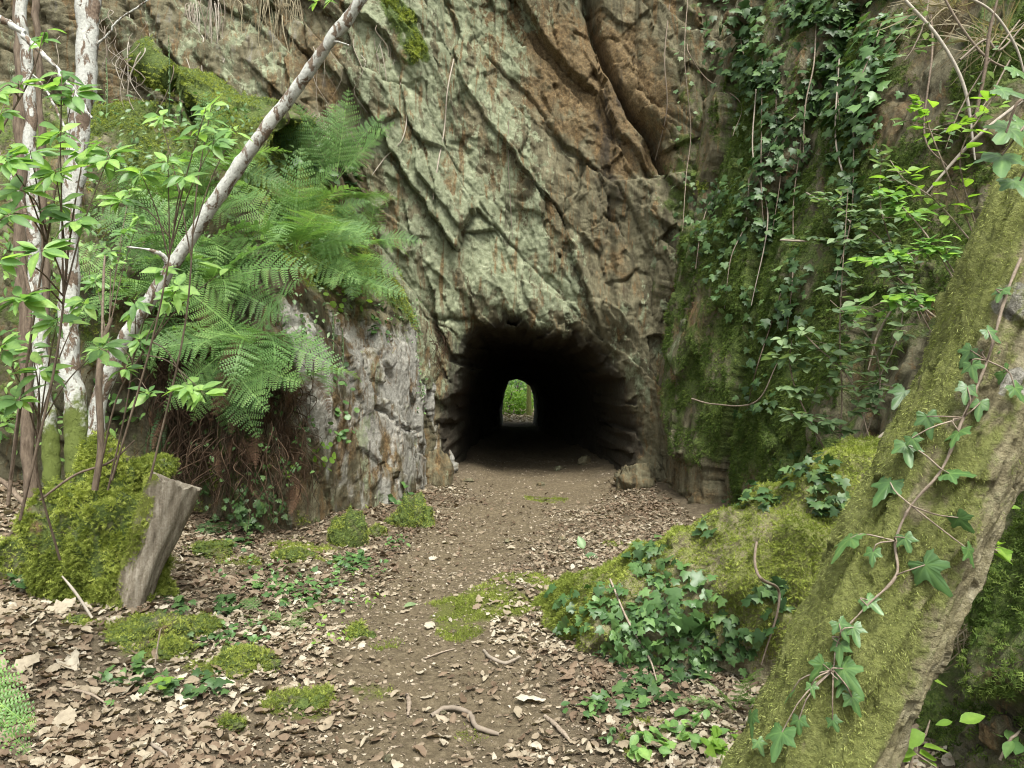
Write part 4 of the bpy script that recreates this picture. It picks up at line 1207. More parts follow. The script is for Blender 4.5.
# ---- curtain of dead roots and old fronds below the ferns
def fibre_curtain(name, label, boxes, n, cat, mat, group=None, Lr=(0.25, 0.7), rad=0.005, out=0.10, wob=0.05, objs=None):
    tubes = []; first = None
    for k in range(n):
        x0, x1, y0, y1 = random.choice(boxes)
        p, nr = hit(random.uniform(x0, x1), random.uniform(y0, y1), objs or [bank, cliff, butt])
        L = random.uniform(*Lr)
        p = p + nr * random.uniform(0.0, out)
        dx = random.uniform(-0.12, 0.12)
        pts = [p, p + np.array([dx * 0.3, 0, 0]) + nr * random.uniform(0.02, out) + np.array([0, 0, -0.15 * L]),
               p + nr * random.uniform(0.02, out) + np.array([dx * 0.7 + random.uniform(-wob, wob), 0, -0.55 * L]), p + nr * random.uniform(0.0, out) + np.array([dx + random.uniform(-wob, wob), 0, -L])]
        if first is None: first = pts[0]
        r = rad * random.uniform(0.4, 1.3)
        tubes.append(([q_ - first for q_ in pts], [r, r, r * 0.8, r * 0.3]))
    o = tag(link(name, tubes_mesh(name, tubes, 12, 4), MAT[mat]), label, cat, group)
    o.location = [float(v) for v in first]
    return o
fibre_curtain('root_curtain', 'dark brown curtain of dead roots and fern stems hanging below the large fern', [(165, 300, 330, 470), (190, 290, 360, 480), (160, 205, 300, 400)], 900, 'roots', 'darkroot', Lr=(0.15, 0.6), rad=0.0045, out=0.20, wob=0.10)
fibre_curtain('root_curtain', 'reddish bundle of old fern stalks behind the slanting trunk', [(158, 200, 300, 350)], 60, 'roots', 'fern_dead', Lr=(0.4, 0.9), rad=0.007, out=0.15, wob=0.1)
dead_f = thing('dead_fern', 'heap of withered brown fronds sagging down the bank under the green ferns', 'fern', hit(230, 430, [bank])[0])
for k in range(95):
    p, nr = hit(random.uniform(160, 300), random.uniform(300, 490), [bank])
    add_frond(dead_f, 'dead', random.choice((1, 2, 3)), R(-90 + random.uniform(-80, 80)), R(random.uniform(-80, -25)), random.uniform(-1, 1), random.uniform(0.25, 0.5), p + nr * 0.05 - np.array(dead_f.location), name='withered_frond')

# hanging roots and dry grass at the top of the rear wall
fibre_curtain('hanging_roots', 'grey roots and dry grass dangling in two strands from the rear cliff top', [(190, 200, 0, 10), (212, 218, -10, 6)], 40, 'roots', 'root', 'roots hanging on the cliff', Lr=(0.5, 1.3), rad=0.006, out=0.08)
fibre_curtain('hanging_roots', 'pale yellowish root beard beside the slanting trunk, high on the cliff', [(262, 300, -40, 20)], 70, 'roots', 'dry', 'roots hanging on the cliff', Lr=(0.6, 1.5), rad=0.006, out=0.10, wob=0.1)
fibre_curtain('hanging_roots', 'short dry tufts hanging beside the two dangling root strands', [(232, 246, -30, 5)], 35, 'roots', 'dry', 'roots hanging on the cliff', Lr=(0.3, 0.7), rad=0.006, out=0.08)
fibre_curtain('hanging_roots', 'thin roots trailing down the lichen rock right of the slanting trunk', [(310, 330, 40, 70), (345, 400, 15, 70)], 26, 'roots', 'root', 'roots hanging on the cliff', Lr=(0.3, 0.9), rad=0.0045, out=0.05, wob=0.12)
fibre_curtain('hanging_roots', 'spidery white roots spreading over the pinkish rear wall', [(100, 150, 0, 60), (60, 240, 20, 70)], 34, 'roots', 'root', 'roots hanging on the cliff', Lr=(0.3, 1.0), rad=0.006, out=0.05, wob=0.25)
fibre_curtain('hanging_roots', 'fine brown rootlets fringing the dark overhang beside the tunnel mouth', [(425, 445, 320, 360)], 30, 'roots', 'darkroot', 'roots hanging on the cliff', Lr=(0.15, 0.4), rad=0.005, out=0.05)

def px_vine(name, label, cat, pts_px, r, mat, objs=None, off=0.03, group=None, n=60, parent=None, wob=0.0):
    pts = []
    for (a, b) in pts_px:
        p, nr = hit(a, b, objs or ROCKS); pts.append(p + nr * off)
    o0 = pts[0]
    P, D, th, t = tube_grid([p - o0 for p in pts], [r] * (len(pts) - 1) + [r * 0.5], n, 6)
    o = link(name, mk_mesh(name, P, [grid_faces(6, n, wrap_u=True)], {'rnd': np.full(6 * n, random.random())}), MAT[mat], parent)
    if parent is None: tag(o, label, cat, group)
    o.location = [float(v) for v in o0]
    return o
px_vine('pale_root', 'pale forked root wriggling down the lichen face', 'root', [(452, 60), (447, 90), (443, 130), (436, 165), (431, 200)], 0.010, 'root', [cliff, bank], group=None)
px_vine('pale_root', 'thin whitish root curving in an arc over the pale slab beside the tall fern', 'root', [(400, 75), (405, 110), (402, 140), (385, 160), (372, 175)], 0.008, 'root', [cliff, bank])
px_vine('pale_root', 'fine straight root dropping beside the long lichen streak', 'root', [(508, 120), (509, 160), (510, 200), (512, 240)], 0.006, 'root', [cliff])

# ---- saplings with broad toothed leaves
def leaf_cluster_frames(n, up=0.75, droop=0.15):
    a = rng.random(n) * 2 * np.pi
    D = np.stack([np.cos(a), np.sin(a), rng.normal(size=n) * 0.25 - droop], -1)
    Nn = unit(np.stack([rng.normal(size=n) * 0.3, rng.normal(size=n) * 0.35 - 0.55, np.full(n, up)], -1))
    return frames(Nn, D)

def sapling(label, base, tips, leafL=0.13, r=0.006, mat='sapling', per=7, name='sapling', cat='sapling', group='saplings', temps=None, barkm='brown', objs=None, spread=0.35, bright=0.0):
    """base=(px,py,d); tips: list of (px,py,d[,n])"""
    b = at(*base); tubes = []; pos, n_ = [], 0
    root = thing(name, label, cat, b, group)
    mid = None
    for k, tp in enumerate(tips):
        e = at(tp[0], tp[1], tp[2])
        if k == 0:
            s = b; m1 = b + (e - b) * 0.4 + np.array([random.uniform(-.06, .06), 0, 0.04]); m2 = b + (e - b) * 0.75 + np.array([random.uniform(-.05, .05), 0, 0.03])
            main = (b, m1, m2, e); rr = r
        else:
            f = random.uniform(0.35, 0.8); s = main[1] * (1 - f) + main[2] * f
            m1 = s + (e - s) * 0.4 + np.array([0, 0, 0.05]); m2 = s + (e - s) * 0.75 + np.array([0, 0, 0.03]); rr = r * 0.6
        tubes.append(([p - b for p in (s, m1, m2, e)], [rr, rr * 0.8, rr * 0.6, rr * 0.3]))
        nl = int(2.1 * (tp[3] if len(tp) > 3 else per))
        for j in range(nl):
            u = 1 - (j / max(1, nl)) ** 1.3 * spread
            q0 = m2 + (e - m2) * u if u > 0 else m2
            pos.append(q0)
    pos = np.array(pos)
    X, Y, Z = leaf_cluster_frames(len(pos))
    link('stem', tubes_mesh('stem', tubes, 18, 7), MAT['twig' if barkm == 'twig' else 'brown'], root)
    me = scatter('leaves', temps or LEAF, pos - b + Y * 0.01, X, Y, Z, leafL * (0.30 + 0.48 * rng.random(len(pos))), np.clip(rng.random(len(pos)) + bright, 0, 1))
    link('leaves', me, MAT[mat], root)
    return root

sapling('broad leaved sapling filling the upper corner beside the white trunks', (10, 480, 3.2), [(62, 72, 2.9, 6), (30, 150, 2.8, 8), (5, 160, 2.7, 8), (60, 205, 2.9, 8), (8, 215, 2.7, 8), (75, 90, 2.9, 7), (20, 190, 2.8, 8)], 0.15)
sapling('sapling with big soft leaves crossing in front of both white trunks', (20, 520, 3.0), [(85, 145, 2.9, 8), (110, 155, 2.9, 8), (55, 170, 2.7, 8), (40, 250, 2.7, 8), (20, 300, 2.5, 9), (-5, 262, 2.5, 8), (75, 220, 2.8, 8), (60, 130, 2.7, 7)], 0.15)
sapling('upright dark stemmed sapling whose tip crosses the mossy slope', (112, 480, 3.9), [(206, 108, 3.5, 8), (168, 160, 3.5, 7), (140, 172, 3.5, 8), (215, 140, 3.5, 7), (120, 200, 3.6, 8), (185, 175, 3.5, 6)], 0.15)
sapling('bright tipped sapling by the slanting trunk with a pair of lit leaves', (150, 480, 4.0), [(212, 103, 3.7, 6), (160, 115, 3.7, 7), (236, 130, 3.7, 5)], 0.13, bright=0.4)
sapling('low sapling spreading broad leaves over the moss mound', (60, 560, 3.6), [(30, 345, 3.2, 8), (58, 318, 3.1, 8), (105, 345, 3.3, 7), (0, 345, 3.0, 8), (85, 300, 3.3, 7), (18, 400, 3.1, 7), (40, 370, 3.1, 7)], 0.15)
sapling('sapling rising from the stump with leaves against dark roots', (108, 490, 4.4), [(135, 300, 4.1, 7), (165, 268, 4.1, 8), (140, 340, 4.1, 7), (150, 395, 4.0, 6), (100, 350, 4.1, 7), (125, 370, 4.1, 6)], 0.15)
sapling('sapling with a long twig reaching over the slanting trunk', (100, 470, 4.3), [(178, 285, 4.0, 8), (205, 395, 3.9, 6), (190, 390, 3.9, 6), (170, 300, 4.0, 5), (228, 268, 4.0, 1)], 0.16, bright=0.3)
sapling('leafy twig dipping in at the top beside the slanting trunk', (300, -120, 4.2), [(335, 0, 4.2, 5), (318, 2, 4.2, 4)], 0.13, bright=0.6)
sapling('leafy undergrowth stem with small leaves at the stout tree foot', (90, 470, 5.0), [(110, 250, 5.0, 9), (125, 230, 5.0, 9), (95, 280, 5.0, 9), (140, 215, 5.1, 9), (130, 190, 5.2, 8)], 0.12)
sapling('sapling branch dangling in front of the pinkish wall', (-40, 260, 3.4), [(45, 30, 3.3, 4), (20, 85, 3.3, 5), (0, 115, 3.2, 6), (-5, 95, 3.1, 5)], 0.14)

# bare stems and twigs over the mound
def px_stick(name, label, cat, pts, r, mat='twig', group=None):
    ps = [at(*p) for p in pts]; o0 = ps[0]
    P, D, th, t = tube_grid([p - o0 for p in ps], [r] * (len(ps) - 1) + [r * 0.5], 40, 7)
    o = tag(link(name, mk_mesh(name, P, [grid_faces(7, 40, wrap_u=True)], {'rnd': np.full(280, random.random())}), MAT[mat]), label, cat, group)
    o.location = [float(v) for v in o0]
    return o
px_stick('bare_stem', 'reddish brown bare stem rising out of the moss mound', 'stem', [(95, 490, 4.35), (101, 445, 4.35), (99, 385, 4.35), (103, 345, 4.4), (112, 318, 4.4)], 0.019, 'brown', 'bare stems')
px_stick('bare_stem', 'thin dry stem curving up beside the pale fern at the picture edge', 'stem', [(8, 505, 4.0), (18, 420, 4.0), (27, 350, 4.0), (30, 300, 4.0), (22, 262, 4.0)], 0.010, 'twig', 'bare stems')
px_stick('bare_stem', 'grey twig crossing behind the leaves toward the reddish stem', 'stem', [(40, 500, 4.4), (75, 475, 4.4), (110, 462, 4.4), (135, 440, 4.4)], 0.007, 'twig', 'bare stems')
px_stick('bare_stem', 'short upright twig in front of the slanting trunk', 'stem', [(102, 340, 4.2), (103, 300, 4.2), (104, 270, 4.2), (105, 255, 4.2)], 0.007, 'twig', 'bare stems')
px_stick('bare_stem', 'straight white stick poking up from litter under the moss mound', 'stick', [(92, 618, 4.3), (82, 602, 4.3), (72, 588, 4.3), (62, 576, 4.3)], 0.008, 'root')
px_stick('bare_stem', 'slim dry stalk standing up in the moss patch before the stump', 'stick', [(155, 665, 3.8), (157, 650, 3.8), (160, 632, 3.8), (162, 628, 3.8)], 0.004, 'twig')
for k, (lab, a, b) in enumerate([('dark dead branch lying on litter behind the moss mound', (0, 480), (40, 525)), ('forked dead branch half buried in the litter by the picture edge', (0, 545), (45, 500))]):
    px_stick('dead_branch', lab, 'branch', [(a[0] - 30, a[1] - 8, 5.0), (a[0], a[1], 5.0), ((a[0] + b[0]) / 2, (a[1] + b[1]) / 2 - 3, 4.95), (b[0], b[1], 4.9)], 0.016, 'brown', 'dead branches')

# ---- pennywort and its flower spikes
def leaf_patch(name, label, cat, ells, n, size, temps, mat, objs=None, off=(0.01, 0.05), group=None, stems=False, up=0.5, sz_var=0.5, thr=None):
    pos, nor = [], []
    while len(pos) < n:
        ex_, ey_, rx_, ry_ = random.choice(ells)
        a = random.random() * 2 * math.pi; rr = math.sqrt(random.random())
        p, nr = hit(ex_ + rx_ * rr * math.cos(a), ey_ + ry_ * rr * math.sin(a), objs or ROCKS)
        pos.append(p); nor.append(nr)
    pos = np.array(pos); nor = np.array(nor)
    off_ = off[0] + (off[1] - off[0]) * rng.random((n, 1))
    lp_ = pos + nor * off_
    N = unit(nor * (1 - up) + np.array([0, -0.15, up]) + 0.35 * rng.normal(size=(n, 3)))
    D = unit(np.array([0, -0.3, -0.5]) + 0.8 * rng.normal(size=(n, 3)))
    X, Y, Z = frames(N, D)
    o0 = pos[0].copy()
    root = thing(name, label, cat, o0, group)
    me = scatter('leaves', temps, lp_ - o0 - Y * size * 0.3, X, Y, Z, size * (1 - sz_var * 0.5 + sz_var * rng.random(n)))
    link('leaves', me, MAT[mat], root)
    if stems:
        tb = [([a - o0, (a + b) / 2 - o0 + np.array([0, 0, -0.01]), b - o0], [0.0022, 0.002, 0.0015]) for a, b in zip(pos[:min(n, 90)] - nor[:min(n, 90)] * 0.01, lp_[:min(n, 90)])]
        link('stems', tubes_mesh('stems', tb, 4, 3), MAT['twig'], root)
    return root

PW = 'round leaved pennyworts in the rock'
leaf_patch('pennywort', 'cluster of round pennywort leaves just under the arching fern tips', 'plant', [(345, 300, 22, 12)], 16, 0.065, ROUND, 'bright', [bank, cliff], (0.03, 0.1), PW)
leaf_patch('pennywort', 'round pennywort leaves on the mossy brow above the grey slab', 'plant', [(385, 315, 20, 14), (375, 330, 12, 10)], 22, 0.06, ROUND, 'ivy_light', [bank, cliff], (0.02, 0.08), PW)
leaf_patch('pennywort', 'three round leaves on dark soil below the large hanging fern', 'plant', [(212, 430, 8, 6)], 5, 0.075, ROUND, 'ivy_light', [bank], (0.03, 0.1), PW)
leaf_patch('pennywort', 'pale pennywort clump at the foot of the fern by the white mineral streak', 'plant', [(275, 470, 16, 16), (320, 455, 10, 12)], 24, 0.055, ROUND, 'bright', [bank], (0.02, 0.08), PW)
leaf_patch('pennywort', 'pennyworts along the mossy strip between fern and grey slab', 'plant', [(345, 390, 16, 26), (338, 430, 12, 20)], 26, 0.055, ROUND, 'ivy_light', [bank], (0.02, 0.08), PW)
leaf_patch('pennywort', 'lone low round leaf beside the dark root curtain', 'plant', [(208, 490, 5, 5)], 3, 0.08, ROUND, 'ivy_light', [bank], (0.03, 0.08), PW)
leaf_patch('creeping_plant', 'thin trailing plant hanging down the brown edge beside the tunnel mouth', 'plant', [(414, 310, 7, 18), (416, 340, 5, 30), (420, 390, 5, 30)], 70, 0.035, OVAL, 'ivy_light', [bank, cliff], (0.01, 0.05))
leaf_patch('creeping_plant', 'small leaves speckling the mossy ledge above the crack', 'plant', [(400, 330, 20, 20), (380, 295, 22, 10)], 60, 0.035, OVAL, 'ivy_light', [bank, cliff], (0.01, 0.05))
leaf_patch('creeping_plant', 'low leafy tangle in the shade at the root curtain foot', 'plant', [(255, 510, 18, 26)], 70, 0.05, OVAL, 'ivy_light', [bank, ground], (0.02, 0.12))
leaf_patch('creeping_plant', 'mixed small leaves carpeting the mossy slope behind the slanting trunk', 'plant', [(160, 175, 60, 45), (240, 160, 30, 40), (110, 260, 30, 40)], 260, 0.07, OVAL + LEAF, 'shrub', [bank, cliff], (0.02, 0.25))
leaf_patch('creeping_plant', 'low mixed weeds breaking up the moss ledge under the rooty cliff', 'plant', [(150, 130, 70, 30), (215, 125, 40, 25), (120, 190, 60, 40)], 240, 0.075, OVAL + LEAF, 'ivy_light', [bank, cliff], (0.02, 0.3))
leaf_patch('creeping_plant', 'dark broad leaves crowding the base of the tall upright fern', 'plant', [(295, 165, 32, 22), (335, 175, 30, 14)], 110, 0.10, OVAL, 'ivy', [bank, cliff], (0.02, 0.25))
leaf_patch('creeping_plant', 'undergrowth leaves filling the slope behind the two white trunks', 'plant', [(30, 300, 40, 90), (100, 400, 40, 50), (60, 420, 60, 40)], 200, 0.09, OVAL + LEAF, 'sapling', [bank, cliff, ground], (0.02, 0.35))
leaf_patch('creeping_plant', 'fine small leaved weeds filling the bank among the ferns', 'plant', [(230, 330, 70, 70), (300, 300, 40, 60), (200, 250, 50, 40), (300, 250, 40, 30)], 420, 0.055, OVAL + LEAF, 'shrub', [bank, cliff], (0.02, 0.22))
leaf_patch('creeping_plant', 'scattered green leaves over the brown root curtain', 'plant', [(230, 450, 55, 60), (280, 430, 25, 50)], 130, 0.05, OVAL, 'ivy_light', [bank], (0.10, 0.24))
leaf_patch('creeping_plant', 'dark ivy tangle hanging at the root curtain edge by the grey slab', 'plant', [(265, 500, 14, 36), (245, 520, 12, 20)], 70, 0.055, IVY, 'ivy', [bank], (0.08, 0.22))
leaf_patch('creeping_plant', 'tall leafy weeds on the bank behind the thin brown pole trees', 'plant', [(10, 330, 30, 110), (60, 260, 40, 70), (120, 280, 30, 60)], 330, 0.075, OVAL + LEAF, 'sapling', [bank, cliff, ground], (0.02, 0.45))
leaf_patch('creeping_plant', 'green weeds on the bank below the middle ferns', 'plant', [(205, 340, 30, 40), (290, 330, 30, 20)], 60, 0.05, OVAL, 'ivy_light', [bank], (0.02, 0.15))

def spike(label, px, py0, py1, objs):
    p, nr = hit(px, py0, objs); p = p + nr * 0.08
    d = float((p - CAM) @ FWD); H = (py0 - py1) / F * d
    root = thing('flower_spike', label, 'flower', p, 'pennywort flower spikes')
    link('stalk', tubes_mesh('stalk', [([(0, 0, 0), (0.01, 0, H * 0.5), (0.0, 0, H)], [0.006, 0.005, 0.003])], 12, 5), MAT['shrub'], root)
    n = 90
    z = H * (0.25 + 0.75 * rng.random(n)); a = rng.random(n) * 2 * np.pi
    D = np.stack([np.cos(a), np.sin(a), np.full(n, -0.5)], -1)
    X, Y, Z = frames(np.stack([np.cos(a), np.sin(a), np.full(n, 1.0)], -1), D)
    link('flowers', scatter('flowers', [t_blade(4, 0.5, 0.2, 0.2)], np.stack([0 * z, 0 * z, z], -1), X, Y, Z, 0.03 * (1.15 - z / H * 0.7)), MAT['bright' if False else 'shrub'], root)
spike('tall pale green flower spike against the dark overhang behind the saplings', 172, 120, 42, [bank, cliff])
spike('shorter flower spike beside the stout white tree top', 102, 122, 62, [bank, cliff])
spike('stubby flower spike to the side of the tall one by the mossy brow', 182, 120, 90, [bank, cliff])
spike('flower spike standing beside the fern tips over the grey slab', 325, 355, 310, [bank])
spike('yellow green spike near the pale mineral streak', 335, 370, 330, [bank])

# ---- ivy on the right: hanging vines
def ivy_vine(label, pts_px, n, size, objs, mat='ivy', lat=10, off=(0.03, 0.14), group='ivy vines hanging over the mossy rock', r=0.006, name='ivy_vine', sag=0.06):
    pts = []
    for (a, b) in pts_px:
        p, nr = hit(a, b, objs); pts.append(p + nr * sag)
    o0 = pts[0].copy()
    root = thing(name, label, 'ivy', o0, group)
    P, D, th, t = tube_grid([p - o0 for p in pts], [r] * (len(pts) - 1) + [r * 0.5], 60, 6)
    link('stem', mk_mesh('stem', P, [grid_faces(6, 60, wrap_u=True)], {'rnd': np.full(360, random.random())}), MAT['twig'], root)
    pp_ = np.array(pts_px, float); seg_t = rng.random(n) * (len(pp_) - 1)
    pos, nor = [], []
    for s in seg_t:
        i = min(int(s), len(pp_) - 2); f = s - i
        q0 = pp_[i] * (1 - f) + pp_[i + 1] * f
        p, nr = hit(q0[0] + random.gauss(0, lat), q0[1] + random.gauss(0, lat * 0.6), objs)
        pos.append(p); nor.append(nr)
    pos = np.array(pos); nor = np.array(nor)
    lp_ = pos + nor * (off[0] + (off[1] - off[0]) * rng.random((n, 1)))
    N = unit(nor * 0.7 + np.array([0, -0.1, 0.45]) + 0.3 * rng.normal(size=(n, 3)))
    D = unit(np.array([0, -0.1, -1.0]) + 0.55 * rng.normal(size=(n, 3)))
    X, Y, Z = frames(N, D)
    link('leaves', scatter('leaves', IVY, lp_ - o0 - Y * size * 0.3, X, Y, Z, size * (0.55 + 0.7 * rng.random(n))), MAT[mat], root)
    return root

RB = [butt, cliff]
V_ = [
 ('thick ivy fringe draping from the top edge over the dark rock', [(745, 0), (740, 35), (752, 70), (760, 95)], 170, 0.12, 16),
 ('ivy strand falling straight below the thick fringe', [(765, 60), (766, 120), (765, 190), (763, 250)], 90, 0.10, 7),
 ('ivy strand hanging alongside the orange patch of bare rock', [(775, 50), (776, 110), (778, 170), (776, 240)], 80, 0.10, 7),
 ('bushy ivy curtain at the top edge above the orange patch', [(790, -5), (800, 15), (820, 20), (838, 10)], 150, 0.11, 14),
 ('ivy running down the edge of the bright moss stripe', [(838, 20), (834, 60), (840, 100), (846, 130)], 130, 0.12, 13),
 ('large leaved ivy bunch over the bright moss stripe', [(880, 20), (872, 60), (860, 90), (850, 118)], 120, 0.12, 14),
 ('thin ivy trail across the dark hollow under the moss stripe', [(812, 85), (800, 110), (785, 130), (770, 160)], 90, 0.09, 9),
 ('ivy scattered low on the shadowed moss face', [(752, 180), (745, 220), (735, 260), (728, 310)], 90, 0.09, 12),
 ('long thin vine with few leaves trailing to the moss face foot', [(800, 130), (799, 200), (796, 270), (792, 330)], 60, 0.09, 8),
 ('ivy climbing the corner between bare rock and moss face', [(700, 270), (706, 230), (716, 200), (735, 190)], 90, 0.08, 11),
 ('sparse ivy over the middle of the moss face', [(780, 290), (772, 330), (760, 370), (752, 410)], 60, 0.09, 14),
 ('ivy creeping by the shrub with pale leaves', [(860, 120), (858, 170), (850, 220), (842, 280)], 90, 0.10, 13),
]
for lab, pts, n, s, lat in V_:
    ivy_vine(lab, pts, int(n * 1.3), s, RB, 'ivy' if 'large' not in lab else 'ivy_light', lat)
ivy_vine('trailing vine of small pale leaves hanging over the plain brown rock', [(692, 0), (688, 60), (692, 120), (690, 180), (692, 235)], 40, 0.07, RB, 'shrub', 7, sag=0.15, group='thin trailing vines')
ivy_vine('leafy trailer looping off the brown rock near the thick ivy fringe', [(700, 30), (697, 60), (712, 85), (735, 110), (752, 145)], 26, 0.07, RB, 'shrub', 6, sag=0.25, group='thin trailing vines')
for k, (lab, pts) in enumerate([
   ('bare vine cord dropping from the thick ivy fringe', [(763, 90), (762, 160), (762, 220), (760, 300)]),
   ('bare vine cord beside the orange patch', [(815, 20), (808, 70), (799, 110), (797, 165)]),
   ('hairlike vine line crossing the moss stripe', [(848, 60), (846, 130), (847, 190), (845, 210)]),
   ('wiry stem looping over the mossy hollow low down', [(700, 400), (720, 405), (760, 400), (785, 365)]),
   ('thin cord hanging straight down the plain brown rock', [(672, 0), (668, 60), (664, 110), (663, 160)]),
   ('pale cord descending through the shrub leaves', [(938, 20), (940, 60), (938, 130), (945, 170)]),
   ('dry slanting stem above the shrub with pale leaves', [(815, 190), (835, 215), (850, 232)]),
   ]):
    px_vine('vine_cord', lab, 'vine', pts, 0.008, 'root' if k % 2 == 0 else 'twig', RB, 0.12, 'bare vine cords')

# shrub with pale leaves in front of the moss face
def shrub(label, stems, n, size, mat, cat='shrub', name='bramble', group=None, temps=None, trif=True, r=0.005, bright=0.0):
    root0 = at(*stems[0][0]); root = thing(name, label, cat, root0, group)
    tubes, pos, dirs = [], [], []
    for st in stems:
        ps = [at(*p) - root0 for p in st]
        tubes.append((ps, [r] * (len(ps) - 1) + [r * 0.4]))
        C, t = catmull(ps, 60)
        for j in range(int(n / len(stems))):
            i = rng.integers(12, 60)
            o = rand_dirs(1)[0] * np.array([1, 0.8, 0.35]) * rng.uniform(0.02, 0.13)
            c = C[i] + o
            if rng.random() < 0.5: tubes.append(([C[i], (C[i] + c) / 2, c], [r * 0.4, r * 0.35, r * 0.25]))
            a = rng.random() * 6.28
            for q_ in ((-1.3, 0, 1.3) if trif else (0,)):
                pos.append(c); dirs.append([math.cos(a + q_), math.sin(a + q_) - 0.15, -0.12 + 0.2 * rng.normal()])
    pos = np.array(pos); dirs = np.array(dirs); m = len(pos)
    N = unit(np.stack([0.3 * rng.normal(size=m), 0.3 * rng.normal(size=m) - 0.2, np.ones(m)], -1))
    X, Y, Z = frames(N, dirs)
    link('stems', tubes_mesh('stems', tubes, 14, 5), MAT['twig'], root)
    link('leaves', scatter('leaves', temps or OVAL, pos, X, Y, Z, size * (0.6 + 0.6 * rng.random(m)), np.clip(rng.random(m) + bright, 0, 1)), MAT[mat], root)
    return root
shrub('tall bramble with pale dusty leaves standing between moss face and mossy hummock', [[(838, 470, 4.9), (842, 400, 4.9), (840, 320, 4.9), (848, 190, 5.0)], [(850, 470, 4.9), (870, 400, 4.8), (900, 330, 4.7), (905, 270, 4.7)], [(835, 470, 4.9), (800, 400, 4.9), (790, 365, 4.9), (792, 340, 4.9)]], 95, 0.085, 'shrub')
shrub('bramble canes arching with small pale leaves over the mossy hummock top', [[(860, 450, 4.7), (880, 390, 4.6), (870, 340, 4.6), (830, 300, 4.7)], [(870, 440, 4.6), (850, 380, 4.7), (815, 345, 4.8), (800, 330, 4.9)], [(850, 450, 4.7), (838, 430, 4.7), (812, 420, 4.7), (790, 415, 4.7)]], 80, 0.08, 'shrub')
shrub('straggly shrub of pale leaves spread across the middle of the slope', [[(930, 330, 5.4), (900, 280, 5.4), (850, 245, 5.5), (800, 240, 5.6)], [(930, 320, 5.3), (890, 250, 5.3), (850, 215, 5.4), (820, 195, 5.5)], [(920, 320, 5.3), (890, 240, 5.3), (880, 200, 5.3), (882, 150, 5.4)]], 110, 0.085, 'shrub')
shrub('bright green leafy shoots near the mossy tree at upper height', [[(980, 250, 4.6), (950, 180, 4.6), (930, 130, 4.7), (920, 95, 4.7)], [(980, 240, 4.6), (960, 160, 4.5), (985, 110, 4.5), (1000, 90, 4.5)], [(970, 240, 4.6), (935, 200, 4.6), (905, 180, 4.6), (890, 160, 4.7)]], 80, 0.10, 'bright', trif=False)
shrub('light leafy tangle beside the upper trunk of the mossy tree', [[(960, 290, 4.2), (930, 240, 4.2), (905, 210, 4.3), (880, 190, 4.3)], [(960, 280, 4.2), (935, 250, 4.2), (905, 255, 4.2), (870, 262, 4.2)], [(940, 300, 4.2), (915, 300, 4.2), (890, 300, 4.2), (865, 310, 4.3)]], 80, 0.08, 'sapling')
shrub('thin weeds dangling at the upper corner among dry stems', [[(1020, 20, 4.8), (990, 60, 4.8), (960, 110, 4.9), (945, 150, 4.9)], [(1010, 60, 4.7), (980, 110, 4.7), (940, 130, 4.8), (900, 120, 4.8)], [(930, -10, 5.2), (925, 20, 5.2), (915, 45, 5.2), (905, 60, 5.2)]], 60, 0.075, 'shrub', trif=False)
shrub('seedlings with bright leaves growing behind the mossy tree foot', [[(890, 790, 2.6), (885, 740, 2.6), (895, 700, 2.6), (880, 680, 2.6)], [(905, 790, 2.5), (915, 750, 2.5), (925, 735, 2.5), (930, 720, 2.5)]], 18, 0.075, 'bright', name='seedling', cat='plant', trif=False)
shrub('spray of light leaves poking out behind the mossy tree', [[(960, 560, 2.7), (985, 530, 2.7), (1000, 515, 2.7), (1010, 510, 2.7)], [(960, 560, 2.7), (975, 545, 2.7), (995, 550, 2.7), (1012, 560, 2.7)]], 14, 0.07, 'bright', name='seedling', cat='plant', trif=False)
shrub('yellowing leaf sprig on the bank behind the mossy tree', [[(905, 690, 2.6), (918, 670, 2.6), (925, 665, 2.6), (930, 690, 2.6)]], 5, 0.07, 'bright', name='seedling', cat='plant', trif=False, bright=0.5)
shrub('light weeds in the lower corner on the bare soil bank', [[(1000, 760, 2.6), (1010, 740, 2.6), (1016, 735, 2.6), (1022, 728, 2.6)]], 7, 0.06, 'ivy_light', name='seedling', cat='plant', trif=False)

